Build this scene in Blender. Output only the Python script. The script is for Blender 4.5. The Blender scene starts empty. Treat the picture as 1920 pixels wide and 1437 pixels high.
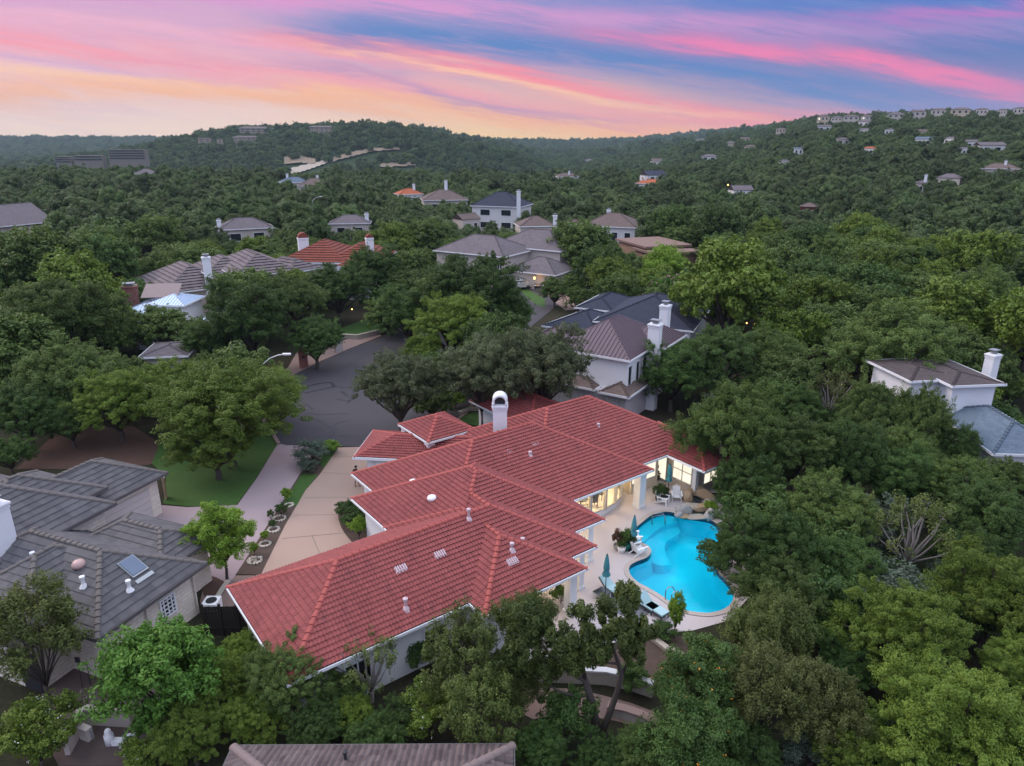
import bpy, math, random
import numpy as np
from mathutils import Vector, Matrix
from mathutils.geometry import tessellate_polygon
R = math.radians
C = bpy.context.scene.collection
SC = bpy.context.scene
rng = np.random.default_rng(7)
random.seed(7)

# ------------------------------------------------------------------ camera, sky, sun, exposure
F, CX, CY, H = 1331., 960., 718.5, 25.
PITCH = math.atan((CY - 262) / F)
cp, sp = math.cos(PITCH), math.sin(PITCH)
cam = bpy.data.objects.new('camera', bpy.data.cameras.new('camera'))
C.objects.link(cam)
cam.location = (0, 0, H)
cam.rotation_euler = (R(90) - PITCH, 0, 0)
cam.data.sensor_fit = 'HORIZONTAL'
cam.data.sensor_width = 36
cam.data.lens = 36 * F / 1920
cam.data.clip_start = .5
cam.data.clip_end = 30000
SC.camera = cam
SC.view_settings.view_transform = 'Standard'
SC.view_settings.look = 'None'
SC.view_settings.exposure = 0.46
SC.view_settings.gamma = 1
SC.cycles.max_bounces = 6
SC.cycles.diffuse_bounces = 3
SC.cycles.transparent_max_bounces = 16
SC.cycles.volume_bounces = 0
SC.cycles.use_denoising = True

def srgb(r, g, b):
    f = lambda c: c / 12.92 if c <= .04045 else ((c + .055) / 1.055) ** 2.4
    return (f(r / 255), f(g / 255), f(b / 255), 1)

def ray(u, v):
    x = (u - CX) / F; y = -(v - CY) / F
    return np.array([x, cp + y * sp, -sp + y * cp])
def at(u, v, z=0.):
    d = ray(u, v); t = (z - H) / d[2]
    return np.array([0, 0, H]) + d * t
def proj(p):
    d = p[1] * cp - (p[2] - H) * sp; yy = p[1] * sp + (p[2] - H) * cp
    return CX + F * p[0] / d, CY - F * yy / d, d

class NT:
    """small helper to write node trees"""
    def __init__(s, nt): s.nt = nt; s.nt.nodes.clear()
    def n(s, t, inp=None, **kw):
        nd = s.nt.nodes.new(t)
        for k, v in kw.items(): setattr(nd, k, v)
        for k, v in (inp or {}).items():
            if hasattr(v, 'is_output'): s.nt.links.new(v, nd.inputs[k])
            else: nd.inputs[k].default_value = v
        return nd
    def m(s, op, a, b=None, c=None, clamp=False):
        i = {0: a}
        if b is not None: i[1] = b
        if c is not None: i[2] = c
        return s.n('ShaderNodeMath', i, operation=op, use_clamp=clamp).outputs[0]
    def mix(s, f, a, b, bt='MIX'):
        nd = s.n('ShaderNodeMix', data_type='RGBA', blend_type=bt)
        for k, v in ((0, f), (6, a), (7, b)):
            if hasattr(v, 'is_output'): s.nt.links.new(v, nd.inputs[k])
            else: nd.inputs[k].default_value = v
        return nd.outputs[2]
    def ramp(s, f, pts, interp='LINEAR'):
        nd = s.n('ShaderNodeValToRGB', {0: f})
        cr = nd.color_ramp; cr.interpolation = interp
        while len(cr.elements) < len(pts): cr.elements.new(.5)
        for e, (p, c) in zip(cr.elements, pts):
            e.position = p; e.color = c if len(c) == 4 else (*c, 1)
        return nd.outputs[0]
    def curve(s, f, pts):
        nd = s.n('ShaderNodeFloatCurve', {1: f})
        cv = nd.mapping.curves[0]
        while len(cv.points) < len(pts): cv.points.new(.5, .5)
        for p, (x, y) in zip(cv.points, pts): p.location = (x, y)
        nd.mapping.update()
        return nd.outputs[0]

SUN_AZ, SUN_EL = -66., 36.           # azimuth from +Y (negative = left), elevation
def build_sky():
    w = bpy.data.worlds.new('World'); SC.world = w; w.use_nodes = True
    T = NT(w.node_tree); m = T.m
    tc = T.n('ShaderNodeTexCoord').outputs['Generated']
    sx = T.n('ShaderNodeSeparateXYZ', {0: tc}).outputs
    yy = m('MAXIMUM', sx[1], .08)
    a = m('DIVIDE', sx[0], yy)                  # tangent of azimuth
    b = m('DIVIDE', sx[2], yy)                  # tangent of elevation
    A = m('MULTIPLY_ADD', a, 1 / 1.8, .5, clamp=True)
    # plane coordinates for the wispy texture: long streaks that sink to the right
    st = T.n('ShaderNodeCombineXYZ', {0: m('MULTIPLY', a, 1.5), 1: m('ADD', m('MULTIPLY', b, 17), m('MULTIPLY', a, 2.6)), 2: 0})
    n1 = T.n('ShaderNodeTexNoise', {'Vector': st.outputs[0], 'Scale': 1.6, 'Detail': 7, 'Roughness': .6, 'Distortion': .7}).outputs[0]
    n2 = T.n('ShaderNodeTexNoise', {'Vector': st.outputs[0], 'Scale': 5.5, 'Detail': 6, 'Roughness': .65, 'Distortion': .4}).outputs[0]
    wob = m('ADD', m('MULTIPLY', m('SUBTRACT', n1, .5), .055), m('MULTIPLY', m('SUBTRACT', n2, .5), .022))
    bw = m('ADD', b, wob)
    def pxab(u, v):
        d = ray(u, v); return d[0] / d[1], d[2] / d[1]
    el = m('MULTIPLY', b, 1 / .24, clamp=True)
    left = T.ramp(el, [(0, srgb(252, 222, 200)), (.22, srgb(247, 208, 200)), (.5, srgb(233, 172, 190)), (.8, srgb(202, 160, 204)), (1, srgb(174, 150, 208))])
    mid = T.ramp(el, [(0, srgb(255, 212, 142)), (.16, srgb(250, 198, 160)), (.4, srgb(190, 150, 185)), (.62, srgb(98, 136, 192)), (.85, srgb(122, 142, 198)), (1, srgb(165, 150, 205))])
    right = T.ramp(el, [(0, srgb(214, 152, 172)), (.2, srgb(160, 132, 180)), (.45, srgb(84, 116, 176)), (.7, srgb(84, 118, 192)), (1, srgb(104, 106, 194))])
    f1 = T.curve(A, [(0, 0), (.28, .12), (.5, .95), (1, 1)])
    f2 = T.curve(A, [(0, 0), (.45, 0), (.68, .75), (.85, 1), (1, 1)])
    col = T.mix(f2, T.mix(f1, left, mid), right)
    n3 = T.n('ShaderNodeTexNoise', {'Vector': st.outputs[0], 'Scale': 3.1, 'Detail': 8, 'Roughness': .7, 'Distortion': .9}).outputs[0]
    gap = T.m('MULTIPLY', T.m('MULTIPLY_ADD', n3, 4.5, -2.1, clamp=True), T.m('MULTIPLY_ADD', el, 1.1, .15, clamp=True))
    col = T.mix(T.m('MULTIPLY', gap, .75), col, T.mix(f1, srgb(196, 160, 204), srgb(120, 140, 192)))
    bands = [
        ([(0, 138), (300, 158), (640, 180), (900, 214), (1100, 235)], .006, srgb(255, 206, 168), [(0, .6), (.3, .9), (.5, .8), (.62, .3), (1, 0)]),
        ([(0, 100), (300, 138), (600, 160), (800, 178)], .0055, srgb(212, 168, 204), [(0, .7), (.25, .6), (.42, .5), (.55, 0), (1, 0)]),
        ([(0, 25), (300, 60), (560, 95), (800, 110)], .007, srgb(238, 176, 198), [(0, .7), (.3, .6), (.42, .2), (.5, 0), (1, 0)]),  # (centre line through photo directions, half width, colour, strength along azimuth)
        ([(0, 175), (400, 170), (700, 185), (1000, 222), (1400, 262)], .017, srgb(255, 182, 130), [(0, .35), (.3, .9), (.55, .95), (.72, .3), (1, 0)]),
        ([(0, 62), (300, 112), (560, 140), (760, 160), (1000, 200), (1300, 232)], .013, srgb(248, 152, 164), [(0, .9), (.3, .8), (.55, .7), (.7, .2), (1, 0)]),
        ([(560, 80), (760, 100), (900, 122), (1050, 160), (1250, 205), (1480, 232)], .012, srgb(255, 138, 148), [(0, 0), (.25, 0), (.36, .75), (.5, .95), (.62, .9), (.78, .4), (1, 0)]),
        ([(300, 35), (700, 60), (1000, 85), (1300, 125), (1600, 172), (1900, 190)], .020, srgb(78, 126, 188), [(0, 0), (.28, 0), (.4, .85), (.6, .95), (.8, .7), (1, .3)]),
        ([(900, 45), (1200, 75), (1400, 95), (1600, 112), (1800, 150), (1900, 170)], .012, srgb(242, 122, 168), [(0, 0), (.46, 0), (.58, .6), (.74, .95), (.88, .7), (1, .3)]),
        ([(300, -25), (700, -2), (1000, 20), (1300, 42), (1600, 60), (1900, 62)], .016, srgb(214, 148, 198), [(0, .3), (.35, .9), (.55, .8), (.8, .35), (1, .1)]),
        ([(1300, 30), (1500, 30), (1700, 34), (1920, 30)], .010, srgb(190, 118, 190), [(0, 0), (.62, 0), (.8, .7), (1, .9)]),
        ([(640, 92), (860, 128), (1050, 172), (1300, 218)], .0045, srgb(255, 196, 158), [(0, 0), (.3, 0), (.4, .7), (.55, .9), (.7, .3), (1, 0)]),
        ([(500, 120), (700, 140), (860, 190), (960, 205), (1200, 232)], .007, srgb(182, 140, 182), [(0, 0), (.3, .2), (.42, .75), (.54, .6), (.66, 0), (1, 0)]),
    ]
    for pts, wd, cl, amp in bands:
        cp_ = [pxab(*p) for p in pts]
        cpn = [(x / 1.8 + .5, y / .4) for x, y in cp_]
        if cpn[0][0] > .02: cpn = [(0, max(0, cpn[0][1] + (cpn[0][1] - cpn[1][1]) * .5))] + cpn
        if cpn[-1][0] < .98: cpn = cpn + [(1, max(0, cpn[-1][1] - .02))]
        bc = m('MULTIPLY', T.curve(A, cpn), .4)
        d = m('DIVIDE', m('SUBTRACT', bw, bc), wd)
        g = m('POWER', 2.718, m('MULTIPLY', m('MULTIPLY', d, d), -1.))
        g = m('MULTIPLY', g, T.curve(A, amp))
        g = m('MULTIPLY', g, m('MULTIPLY_ADD', n2, 2.6, -.35, clamp=True), clamp=True)
        col = T.mix(g, col, cl)
    # the high sky above: pale even dusk cloud that lights the ground
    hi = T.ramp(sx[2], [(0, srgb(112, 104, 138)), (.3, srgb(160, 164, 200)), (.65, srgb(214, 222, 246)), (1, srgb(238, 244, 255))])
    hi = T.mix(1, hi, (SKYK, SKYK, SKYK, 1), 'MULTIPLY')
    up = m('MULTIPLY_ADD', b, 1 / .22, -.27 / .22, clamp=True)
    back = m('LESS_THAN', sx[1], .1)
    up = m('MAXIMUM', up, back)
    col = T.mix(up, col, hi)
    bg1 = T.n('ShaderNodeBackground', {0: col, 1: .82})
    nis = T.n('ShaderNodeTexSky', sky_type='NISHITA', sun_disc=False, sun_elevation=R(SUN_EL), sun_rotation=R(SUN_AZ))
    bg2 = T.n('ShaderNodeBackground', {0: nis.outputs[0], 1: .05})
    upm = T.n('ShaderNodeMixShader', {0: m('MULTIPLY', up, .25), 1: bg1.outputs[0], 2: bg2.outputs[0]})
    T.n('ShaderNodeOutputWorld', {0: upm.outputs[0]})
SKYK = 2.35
build_sky()
sl = bpy.data.lights.new('sun', 'SUN'); sl.energy = 1.5; sl.angle = R(30); sl.color = (1, .8, .66)
so = bpy.data.objects.new('sun', sl); C.objects.link(so)
sd = Vector((math.sin(R(SUN_AZ)) * math.cos(R(SUN_EL)), math.cos(R(SUN_AZ)) * math.cos(R(SUN_EL)), math.sin(R(SUN_EL))))
so.rotation_euler = sd.to_track_quat('Z', 'Y').to_euler()

# ------------------------------------------------------------------ materials
MATS = {}
def mat(name, fn):
    if name in MATS: return MATS[name]
    m_ = bpy.data.materials.new(name); m_.use_nodes = True
    T = NT(m_.node_tree); fn(T); MATS[name] = m_; return m_
def plain(name, col, rough=.7, scale=3., var=.25, bump=.0, metal=0, spec=.3, coords='Object', s2=None):
    def fn(T):
        tc = T.n('ShaderNodeTexCoord').outputs[coords]
        ns = T.n('ShaderNodeTexNoise', {'Vector': tc, 'Scale': scale, 'Detail': 6, 'Roughness': .65}).outputs[0]
        ns2 = T.n('ShaderNodeTexNoise', {'Vector': tc, 'Scale': s2 or scale * 9, 'Detail': 4}).outputs[0]
        v = T.m('ADD', T.m('MULTIPLY', ns, .6), T.m('MULTIPLY', ns2, .4))
        c = T.mix(v, tuple(x * (1 - var) for x in col[:3]) + (1,), tuple(min(1, x * (1 + var)) for x in col[:3]) + (1,))
        i = {'Base Color': c, 'Roughness': rough, 'Metallic': metal, 'Specular IOR Level': spec}
        if bump:
            i['Normal'] = T.n('ShaderNodeBump', {'Strength': bump, 'Distance': .05, 'Height': v}).outputs[0]
        p = T.n('ShaderNodeBsdfPrincipled', i)
        T.n('ShaderNodeOutputMaterial', {0: p.outputs[0]})
    return mat(name, fn)

def tile_mat(name, c1, c2, stain, pu, pv, rough=.75, moss=.35):
    """roof covering: colour changes from tile to tile, with weather stains"""
    def fn(T):
        uv = T.n('ShaderNodeUVMap', uv_map='UVMap').outputs[0]
        s = T.n('ShaderNodeSeparateXYZ', {0: uv}).outputs
        fl = T.n('ShaderNodeCombineXYZ', {0: T.m('FLOOR', T.m('DIVIDE', s[0], pu)), 1: T.m('FLOOR', T.m('DIVIDE', s[1], pv)), 2: 0})
        wn = T.n('ShaderNodeTexWhiteNoise', {0: fl.outputs[0]}, noise_dimensions='3D').outputs[0]
        tc = T.n('ShaderNodeTexCoord').outputs['Object']
        big = T.n('ShaderNodeTexNoise', {'Vector': tc, 'Scale': .35, 'Detail': 5, 'Roughness': .6}).outputs[0]
        c = T.mix(T.m('MULTIPLY_ADD', wn, .55, T.m('MULTIPLY_ADD', big, .9, -.25), clamp=True), c1, c2)
        mp = T.n('ShaderNodeMapping', {'Vector': uv, 'Scale': (2.2, .5, 1)})
        sn = T.n('ShaderNodeTexNoise', {'Vector': mp.outputs[0], 'Scale': 1.1, 'Detail': 7, 'Roughness': .7}).outputs[0]
        f = T.m('MULTIPLY', T.m('MULTIPLY_ADD', sn, 5, -2.7, clamp=True), moss)
        c = T.mix(f, c, stain)
        p = T.n('ShaderNodeBsdfPrincipled', {'Base Color': c, 'Roughness': rough, 'Specular IOR Level': .25})
        T.n('ShaderNodeOutputMaterial', {0: p.outputs[0]})
    return mat(name, fn)

def shingle_mat(name, c1, c2, var=1.):
    def fn(T):
        uv = T.n('ShaderNodeUVMap', uv_map='UVMap').outputs[0]
        br = T.n('ShaderNodeTexBrick', {'Vector': uv, 'Color1': c1, 'Color2': c2, 'Mortar': tuple(x * .55 for x in c1[:3]) + (1,), 'Scale': 1., 'Mortar Size': .012, 'Bias': 0., 'Brick Width': .5, 'Row Height': .2})
        ns = T.n('ShaderNodeTexNoise', {'Vector': uv, 'Scale': .5, 'Detail': 6, 'Roughness': .7}).outputs[0]
        fn_ = T.n('ShaderNodeTexNoise', {'Vector': uv, 'Scale': 14., 'Detail': 3}).outputs[0]
        c = T.mix(T.m('MULTIPLY_ADD', ns, 1.2, -.3, clamp=True), br.outputs[0], T.mix(.5, c2, tuple(min(1, x * 1.35) for x in c2[:3]) + (1,)))
        c = T.mix(T.m('MULTIPLY_ADD', fn_, 1.4, -.4, clamp=True), c, tuple(x * .7 for x in c1[:3]) + (1,))
        b = T.n('ShaderNodeBump', {'Strength': .5, 'Distance': .03, 'Height': br.outputs[1]})
        p = T.n('ShaderNodeBsdfPrincipled', {'Base Color': c, 'Roughness': .85, 'Specular IOR Level': .2, 'Normal': b.outputs[0]})
        T.n('ShaderNodeOutputMaterial', {0: p.outputs[0]})
    return mat(name, fn)

def brick_mat(name, c1, c2, mortar, w=.6, h=.25):
    def fn(T):
        tc = T.n('ShaderNodeTexCoord').outputs['Object']
        s = T.n('ShaderNodeSeparateXYZ', {0: tc}).outputs
        v = T.n('ShaderNodeCombineXYZ', {0: T.m('ADD', s[0], s[1]), 1: s[2], 2: 0})
        br = T.n('ShaderNodeTexBrick', {'Vector': v.outputs[0], 'Color1': c1, 'Color2': c2, 'Mortar': mortar, 'Scale': 1., 'Mortar Size': .02, 'Brick Width': w, 'Row Height': h})
        ns = T.n('ShaderNodeTexNoise', {'Vector': tc, 'Scale': 1.3, 'Detail': 7, 'Roughness': .7}).outputs[0]
        c = T.mix(T.m('MULTIPLY_ADD', ns, 1.1, -.35, clamp=True), br.outputs[0], tuple(x * .72 for x in c1[:3]) + (1,))
        b = T.n('ShaderNodeBump', {'Strength': .4, 'Distance': .02, 'Height': br.outputs[1]})
        p = T.n('ShaderNodeBsdfPrincipled', {'Base Color': c, 'Roughness': .85, 'Specular IOR Level': .2, 'Normal': b.outputs[0]})
        T.n('ShaderNodeOutputMaterial', {0: p.outputs[0]})
    return mat(name, fn)

def lit_mat(name, c1, c2, k, scale=1.5):
    def fn(T):
        tc = T.n('ShaderNodeTexCoord').outputs['Object']
        ns = T.n('ShaderNodeTexNoise', {'Vector': tc, 'Scale': scale, 'Detail': 3}).outputs[0]
        c = T.mix(T.m('MULTIPLY_ADD', ns, 2, -.5, clamp=True), c1, c2)
        e = T.n('ShaderNodeEmission', {0: c, 1: k})
        g = T.n('ShaderNodeBsdfGlossy', {'Roughness': .05})
        T.n('ShaderNodeOutputMaterial', {0: T.n('ShaderNodeMixShader', {0: .08, 1: e.outputs[0], 2: g.outputs[0]}).outputs[0]})
    return mat(name, fn)

def leaf_mat(name, c1, c2, c3, trans=.27, amp=.5):
    def fn(T):
        at_ = T.n('ShaderNodeAttribute', attribute_name='tint').outputs['Fac']
        oi = T.n('ShaderNodeObjectInfo').outputs['Random']
        geo = T.n('ShaderNodeNewGeometry')
        c = T.mix(at_, c1, c2)
        pn = T.n('ShaderNodeTexNoise', {'Vector': geo.outputs['Position'], 'Scale': .045, 'Detail': 2}).outputs[0]
        f = T.m('ADD', T.m('MULTIPLY', oi, amp * 1.3), T.m('MULTIPLY_ADD', pn, 1.2, -.5), clamp=True)
        c = T.mix(T.m('MULTIPLY', f, .75), c, c3)
        br = T.m('MULTIPLY_ADD', T.m('FRACT', T.m('MULTIPLY', oi, 7.31)), amp, 1 - amp / 2)
        c = T.mix(1, c, T.n('ShaderNodeCombineColor', {0: br, 1: br, 2: br}).outputs[0], 'MULTIPLY')
        d = T.n('ShaderNodeBsdfPrincipled', {'Base Color': c, 'Roughness': .55, 'Specular IOR Level': .25})
        t = T.n('ShaderNodeBsdfTranslucent', {0: T.mix(.5, c, (.12, .16, .02, 1))})
        T.n('ShaderNodeOutputMaterial', {0: T.n('ShaderNodeMixShader', {0: trans, 1: d.outputs[0], 2: t.outputs[0]}).outputs[0]})
    return mat(name, fn)

M_STUCCO = plain('white_stucco', (.72, .73, .76), .8, 2.5, .06, .15)
M_CREAM = plain('cream_stucco', (.62, .56, .46), .8, 2.5, .08, .15)
M_TRIM = plain('white_trim', (.74, .75, .78), .5, 5, .04)
M_BEIGE = plain('beige_wall', (.47, .42, .38), .8, 2, .12, .15)
M_RED = tile_mat('red_barrel_tile', srgb(124, 64, 63), srgb(148, 79, 77), srgb(84, 50, 56), .185, .33, .7, .75)
M_REDCAP = plain('red_ridge_cap', srgb(154, 78, 72), .7, 4, .22)
M_UNDER = plain('roof_underlay', (.03, .02, .02), .9)
M_GREYT = tile_mat('grey_flat_tile', srgb(74, 74, 78), srgb(100, 98, 101), srgb(60, 60, 60), .34, .36, .8, .5)
M_GREYCAP = plain('grey_ridge_cap', srgb(98, 93, 91), .8, 4, .25)
M_BRNT = tile_mat('brown_barrel_tile', srgb(74, 64, 66), srgb(114, 101, 100), srgb(50, 44, 44), .22, .38, .8, .5)
M_BRNCAP = plain('brown_ridge_cap', srgb(120, 106, 104), .8, 4, .25)
M_MAUVET = tile_mat('mauve_grey_tile', srgb(88, 80, 85), srgb(118, 107, 110), srgb(66, 60, 63), .34, .36, .8, .4)
M_RUST = tile_mat('rust_red_tile', srgb(108, 56, 46), srgb(130, 70, 58), srgb(84, 50, 44), .3, .4, .8, .4)
M_SHG = shingle_mat('grey_shingle', srgb(92, 86, 92), srgb(116, 108, 112))
M_SHB = shingle_mat('brown_shingle', srgb(92, 80, 78), srgb(116, 102, 98))
M_SHD = shingle_mat('umber_shingle', srgb(70, 63, 65), srgb(92, 83, 84))
M_SHK = shingle_mat('black_shingle', srgb(48, 52, 66), srgb(60, 64, 80))
M_SHS = shingle_mat('slate_blue_shingle', srgb(84, 98, 114), srgb(106, 121, 137))
M_SEAMB = plain('brown_seam_metal', srgb(92, 76, 84), .38, 1.2, .12, metal=.25, spec=.5)
M_SEAMS = plain('galvanised_metal', srgb(190, 205, 222), .3, 1.2, .1, metal=.6, spec=.5)
M_CONC = plain('drive_concrete', srgb(160, 137, 125), .85, .5, .14, .1, s2=28)
M_CONC2 = plain('drive_concrete_grey', srgb(152, 136, 140), .85, .35, .2, .1, s2=28)
M_DECK = plain('pool_deck', srgb(186, 178, 180), .8, .6, .10, .05, s2=22)
M_COPE = plain('pool_coping', srgb(176, 166, 160), .7, 2, .1)
M_ASPH = plain('asphalt', (.056, .052, .060), .85, .18, .28, .2, s2=30)
M_TAR = plain('tar_seal', (.022, .021, .025), .5, 3, .2)
M_SEAMD = plain('control_joint', (.19, .16, .14), .9)
M_GRASS = plain('lawn_grass', (.042, .095, .018), .9, 1.5, .5, .6, s2=40)
M_MULCH = plain('mulch', (.075, .052, .042), .95, 2.5, .5, .6, s2=30)
M_GRAVEL = plain('gravel', srgb(128, 108, 102), .95, 3, .3, .5, s2=45)
M_SIDEW = plain('sidewalk', srgb(140, 118, 112), .85, .8, .18, .1)
M_SOIL = plain('soil', (.05, .042, .03), .95, .25, .5, .5, s2=6)
M_BARK = plain('oak_bark', (.075, .062, .055), .95, 4, .45, .8)
M_DEAD = plain('dead_wood', (.26, .23, .22), .9, 5, .3, .5)
M_FRAME = plain('window_frame', (.48, .46, .42), .5, 4, .05)
M_DARKGL = plain('dark_glass', (.02, .024, .03), .08, 1, .2, spec=.6)
M_BLUEGL = plain('skylight_glass', (.09, .13, .20), .08, 1, .2, spec=.6)
M_DARK = plain('dark_metal', (.03, .03, .035), .5, 4, .2)
M_GALV = plain('grey_metal', (.34, .36, .38), .4, 4, .1, metal=.7)
M_BRICKR = brick_mat('red_brick', srgb(128, 50, 44), srgb(150, 64, 54), (.3, .25, .22, 1), .3, .1)
M_BRICKW = brick_mat('white_brick', srgb(190, 184, 186), srgb(206, 200, 202), srgb(160, 154, 156), .32, .12)
M_LIME = brick_mat('limestone', srgb(214, 204, 192), srgb(228, 218, 206), srgb(196, 186, 176), .55, .22)
M_ROCK = plain('tan_rock', (.38, .28, .18), .85, 2.2, .5, .8)
M_ROCKG = plain('grey_rock', (.36, .34, .34), .85, 2.2, .45, .8)
M_ROCKW = plain('pale_stone', (.40, .36, .31), .85, 3, .35, .6)
M_LITW = lit_mat('lit_window', (1, .93, .78, 1), (.82, .72, .55, 1), .95)
M_LITY = lit_mat('lit_window_warm', (1, .72, .34, 1), (.8, .5, .2, 1), 1.0)
M_LAMP = lit_mat('lamp_glow', (1, .5, .12, 1), (1, .6, .2, 1), 3.5)
M_TEAL = plain('teal_canvas', (.06, .25, .30), .8, 6, .2)
M_WPLAS = plain('white_furniture', (.8, .8, .82), .5, 5, .03)
M_CUSH = plain('pale_blue_cushion', (.36, .55, .60), .8, 6, .15)
M_WICK = plain('dark_wicker', (.05, .055, .065), .7, 20, .4)
M_WOODD = plain('dark_fence_wood', (.022, .017, .014), .85, 6, .4)
M_POTG = plain('green_glaze', (.02, .16, .13), .25, 4, .2)
M_SOLAR = plain('solar_panel', (.06, .08, .13), .2, 1, .2, spec=.6)
M_SKIN = plain('skin', (.28, .16, .11), .6)
M_CLOTHB = plain('black_cloth', (.015, .015, .018), .9)
M_CLOTHG = plain('grey_cloth', (.33, .31, .29), .9)
L_OAK = leaf_mat('oak_leaves', (0.049, 0.098, 0.022, 1), (0.143, 0.217, 0.048, 1), (0.100, 0.146, 0.041, 1))
L_BRI = leaf_mat('bright_leaves', (0.069, 0.134, 0.016, 1), (0.193, 0.260, 0.038, 1), (0.116, 0.181, 0.027, 1))
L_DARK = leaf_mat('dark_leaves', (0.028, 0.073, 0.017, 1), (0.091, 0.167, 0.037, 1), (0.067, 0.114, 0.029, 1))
L_JUN = leaf_mat('juniper_leaves', (.040, .070, .016, 1), (.135, .185, .040, 1), (.105, .115, .038, 1))
L_DEC = leaf_mat('ash_leaves', (0.049, 0.137, 0.019, 1), (0.142, 0.283, 0.042, 1), (0.083, 0.188, 0.031, 1))
L_LIME = leaf_mat('lime_leaves', (.13, .25, .025, 1), (.27, .42, .05, 1), (.20, .33, .04, 1), .35, .15)
L_FAR = leaf_mat('far_leaves', (.036, .074, .024, 1), (.105, .170, .044, 1), (.085, .118, .042, 1), .2, .8)
L_LIVE = leaf_mat('live_oak_leaves', (.072, .100, .046, 1), (.170, .205, .100, 1), (.12, .15, .075, 1))
L_RED = leaf_mat('bronze_leaves', (.06, .025, .018, 1), (.14, .05, .03, 1), (.09, .05, .03, 1))
M_BLW = plain('white_blossom', (.75, .73, .68), .7)
M_BLO = plain('orange_blossom', (.85, .30, .03), .6)
M_BLP = plain('pink_blossom', (.45, .22, .25), .7)

# ------------------------------------------------------------------ mesh helpers
class MB:
    def __init__(s): s.v = []; s.f = []; s.mi = []; s.uv = []; s.has_uv = False
    def add(s, vs, fs, mi=0, uvs=None):
        o = len(s.v); s.v.extend([tuple(map(float, p)) for p in vs])
        if uvs is not None: s.has_uv = True
        s.uv.extend(uvs if uvs is not None else [(0., 0.)] * len(vs))
        for f in fs: s.f.append([o + i for i in f]); s.mi.append(mi)
    def box(s, c, size, rz=0., mi=0, tilt=None):
        x, y, z = [k / 2 for k in size]
        M_ = Matrix.Rotation(rz, 3, 'Z')
        if tilt is not None: M_ = M_ @ Matrix.Rotation(tilt[0], 3, tilt[1])
        vs = [Vector(c) + M_ @ Vector(p) for p in ((-x, -y, -z), (x, -y, -z), (x, y, -z), (-x, y, -z), (-x, -y, z), (x, -y, z), (x, y, z), (-x, y, z))]
        s.add(vs, [(0, 3, 2, 1), (4, 5, 6, 7), (0, 1, 5, 4), (1, 2, 6, 5), (2, 3, 7, 6), (3, 0, 4, 7)], mi)
    def prism(s, poly, z0, z1, mi=0, top=True, bottom=True):
        n = len(poly)
        a = sum(poly[i][0] * poly[(i + 1) % n][1] - poly[(i + 1) % n][0] * poly[i][1] for i in range(n))
        if a < 0: poly = poly[::-1]
        vs = [(p[0], p[1], z0) for p in poly] + [(p[0], p[1], z1) for p in poly]
        fs = [(i, (i + 1) % n, n + (i + 1) % n, n + i) for i in range(n)]
        tri = tessellate_polygon([[Vector((p[0], p[1], 0)) for p in poly]])
        for t in tri:
            (x0, y0), (x1, y1), (x2, y2) = [poly[i][:2] for i in t]
            if (x1 - x0) * (y2 - y0) - (x2 - x0) * (y1 - y0) < 0: t = t[::-1]
            if top: fs.append(tuple(n + i for i in t))
            if bottom: fs.append(tuple(t[::-1]))
        s.add(vs, fs, mi)
    def tube(s, pts, rad, n=8, mi=0, cap=True):
        pts = [Vector(p) for p in pts]; k = len(pts)
        rad = rad if hasattr(rad, '__len__') else [rad] * k
        vs = []; up = Vector((.31, .17, .93)).normalized()
        for i, p in enumerate(pts):
            d = (pts[min(i + 1, k - 1)] - pts[max(i - 1, 0)]).normalized()
            a = d.cross(up)
            if a.length < .05: a = d.cross(Vector((1, 0, 0)))
            a.normalize(); b = d.cross(a)
            for j in range(n):
                t = 2 * math.pi * j / n
                vs.append(p + (a * math.cos(t) + b * math.sin(t)) * rad[i])
        fs = [(i * n + j, i * n + (j + 1) % n, (i + 1) * n + (j + 1) % n, (i + 1) * n + j) for i in range(k - 1) for j in range(n)]
        if cap: fs += [tuple(range(n))[::-1], tuple((k - 1) * n + j for j in range(n))]
        s.add(vs, fs, mi)
    def lathe(s, c, prof, n=16, mi=0):
        vs = []
        for r, z in prof:
            for j in range(n):
                t = 2 * math.pi * j / n
                vs.append((c[0] + r * math.cos(t), c[1] + r * math.sin(t), c[2] + z))
        k = len(prof)
        fs = [(i * n + j, i * n + (j + 1) % n, (i + 1) * n + (j + 1) % n, (i + 1) * n + j) for i in range(k - 1) for j in range(n)]
        fs += [tuple(range(n))[::-1], tuple((k - 1) * n + j for j in range(n))]
        s.add(vs, fs, mi)
    def build(s, name, mats, parent=None, smooth=False, origin=None, local=False):
        me = bpy.data.meshes.new(name)
        vs = np.array(s.v, float)
        off = np.zeros(3)
        if origin is not None: off = np.array(origin, float); vs = vs - off
        me.from_pydata([tuple(p) for p in vs], [], s.f)
        if not isinstance(mats, (list, tuple)): mats = [mats]
        for m_ in mats: me.materials.append(m_)
        if len(mats) > 1: me.polygons.foreach_set('material_index', s.mi)
        if s.has_uv:
            uvl = me.uv_layers.new(name='UVMap')
            li = np.zeros(len(me.loops), int); me.loops.foreach_get('vertex_index', li)
            uvl.data.foreach_set('uv', np.array(s.uv, np.float32)[li].ravel())
        if smooth: me.polygons.foreach_set('use_smooth', [True] * len(me.polygons))
        o = bpy.data.objects.new(name, me); C.objects.link(o)
        if parent is not None:
            o.parent = parent
            if local: pass
            elif origin is None: o.matrix_parent_inverse = world_of(parent).inverted()
            else: o.location = off; o.matrix_parent_inverse = world_of(parent).inverted()
        elif origin is not None: o.location = off
        return o
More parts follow.
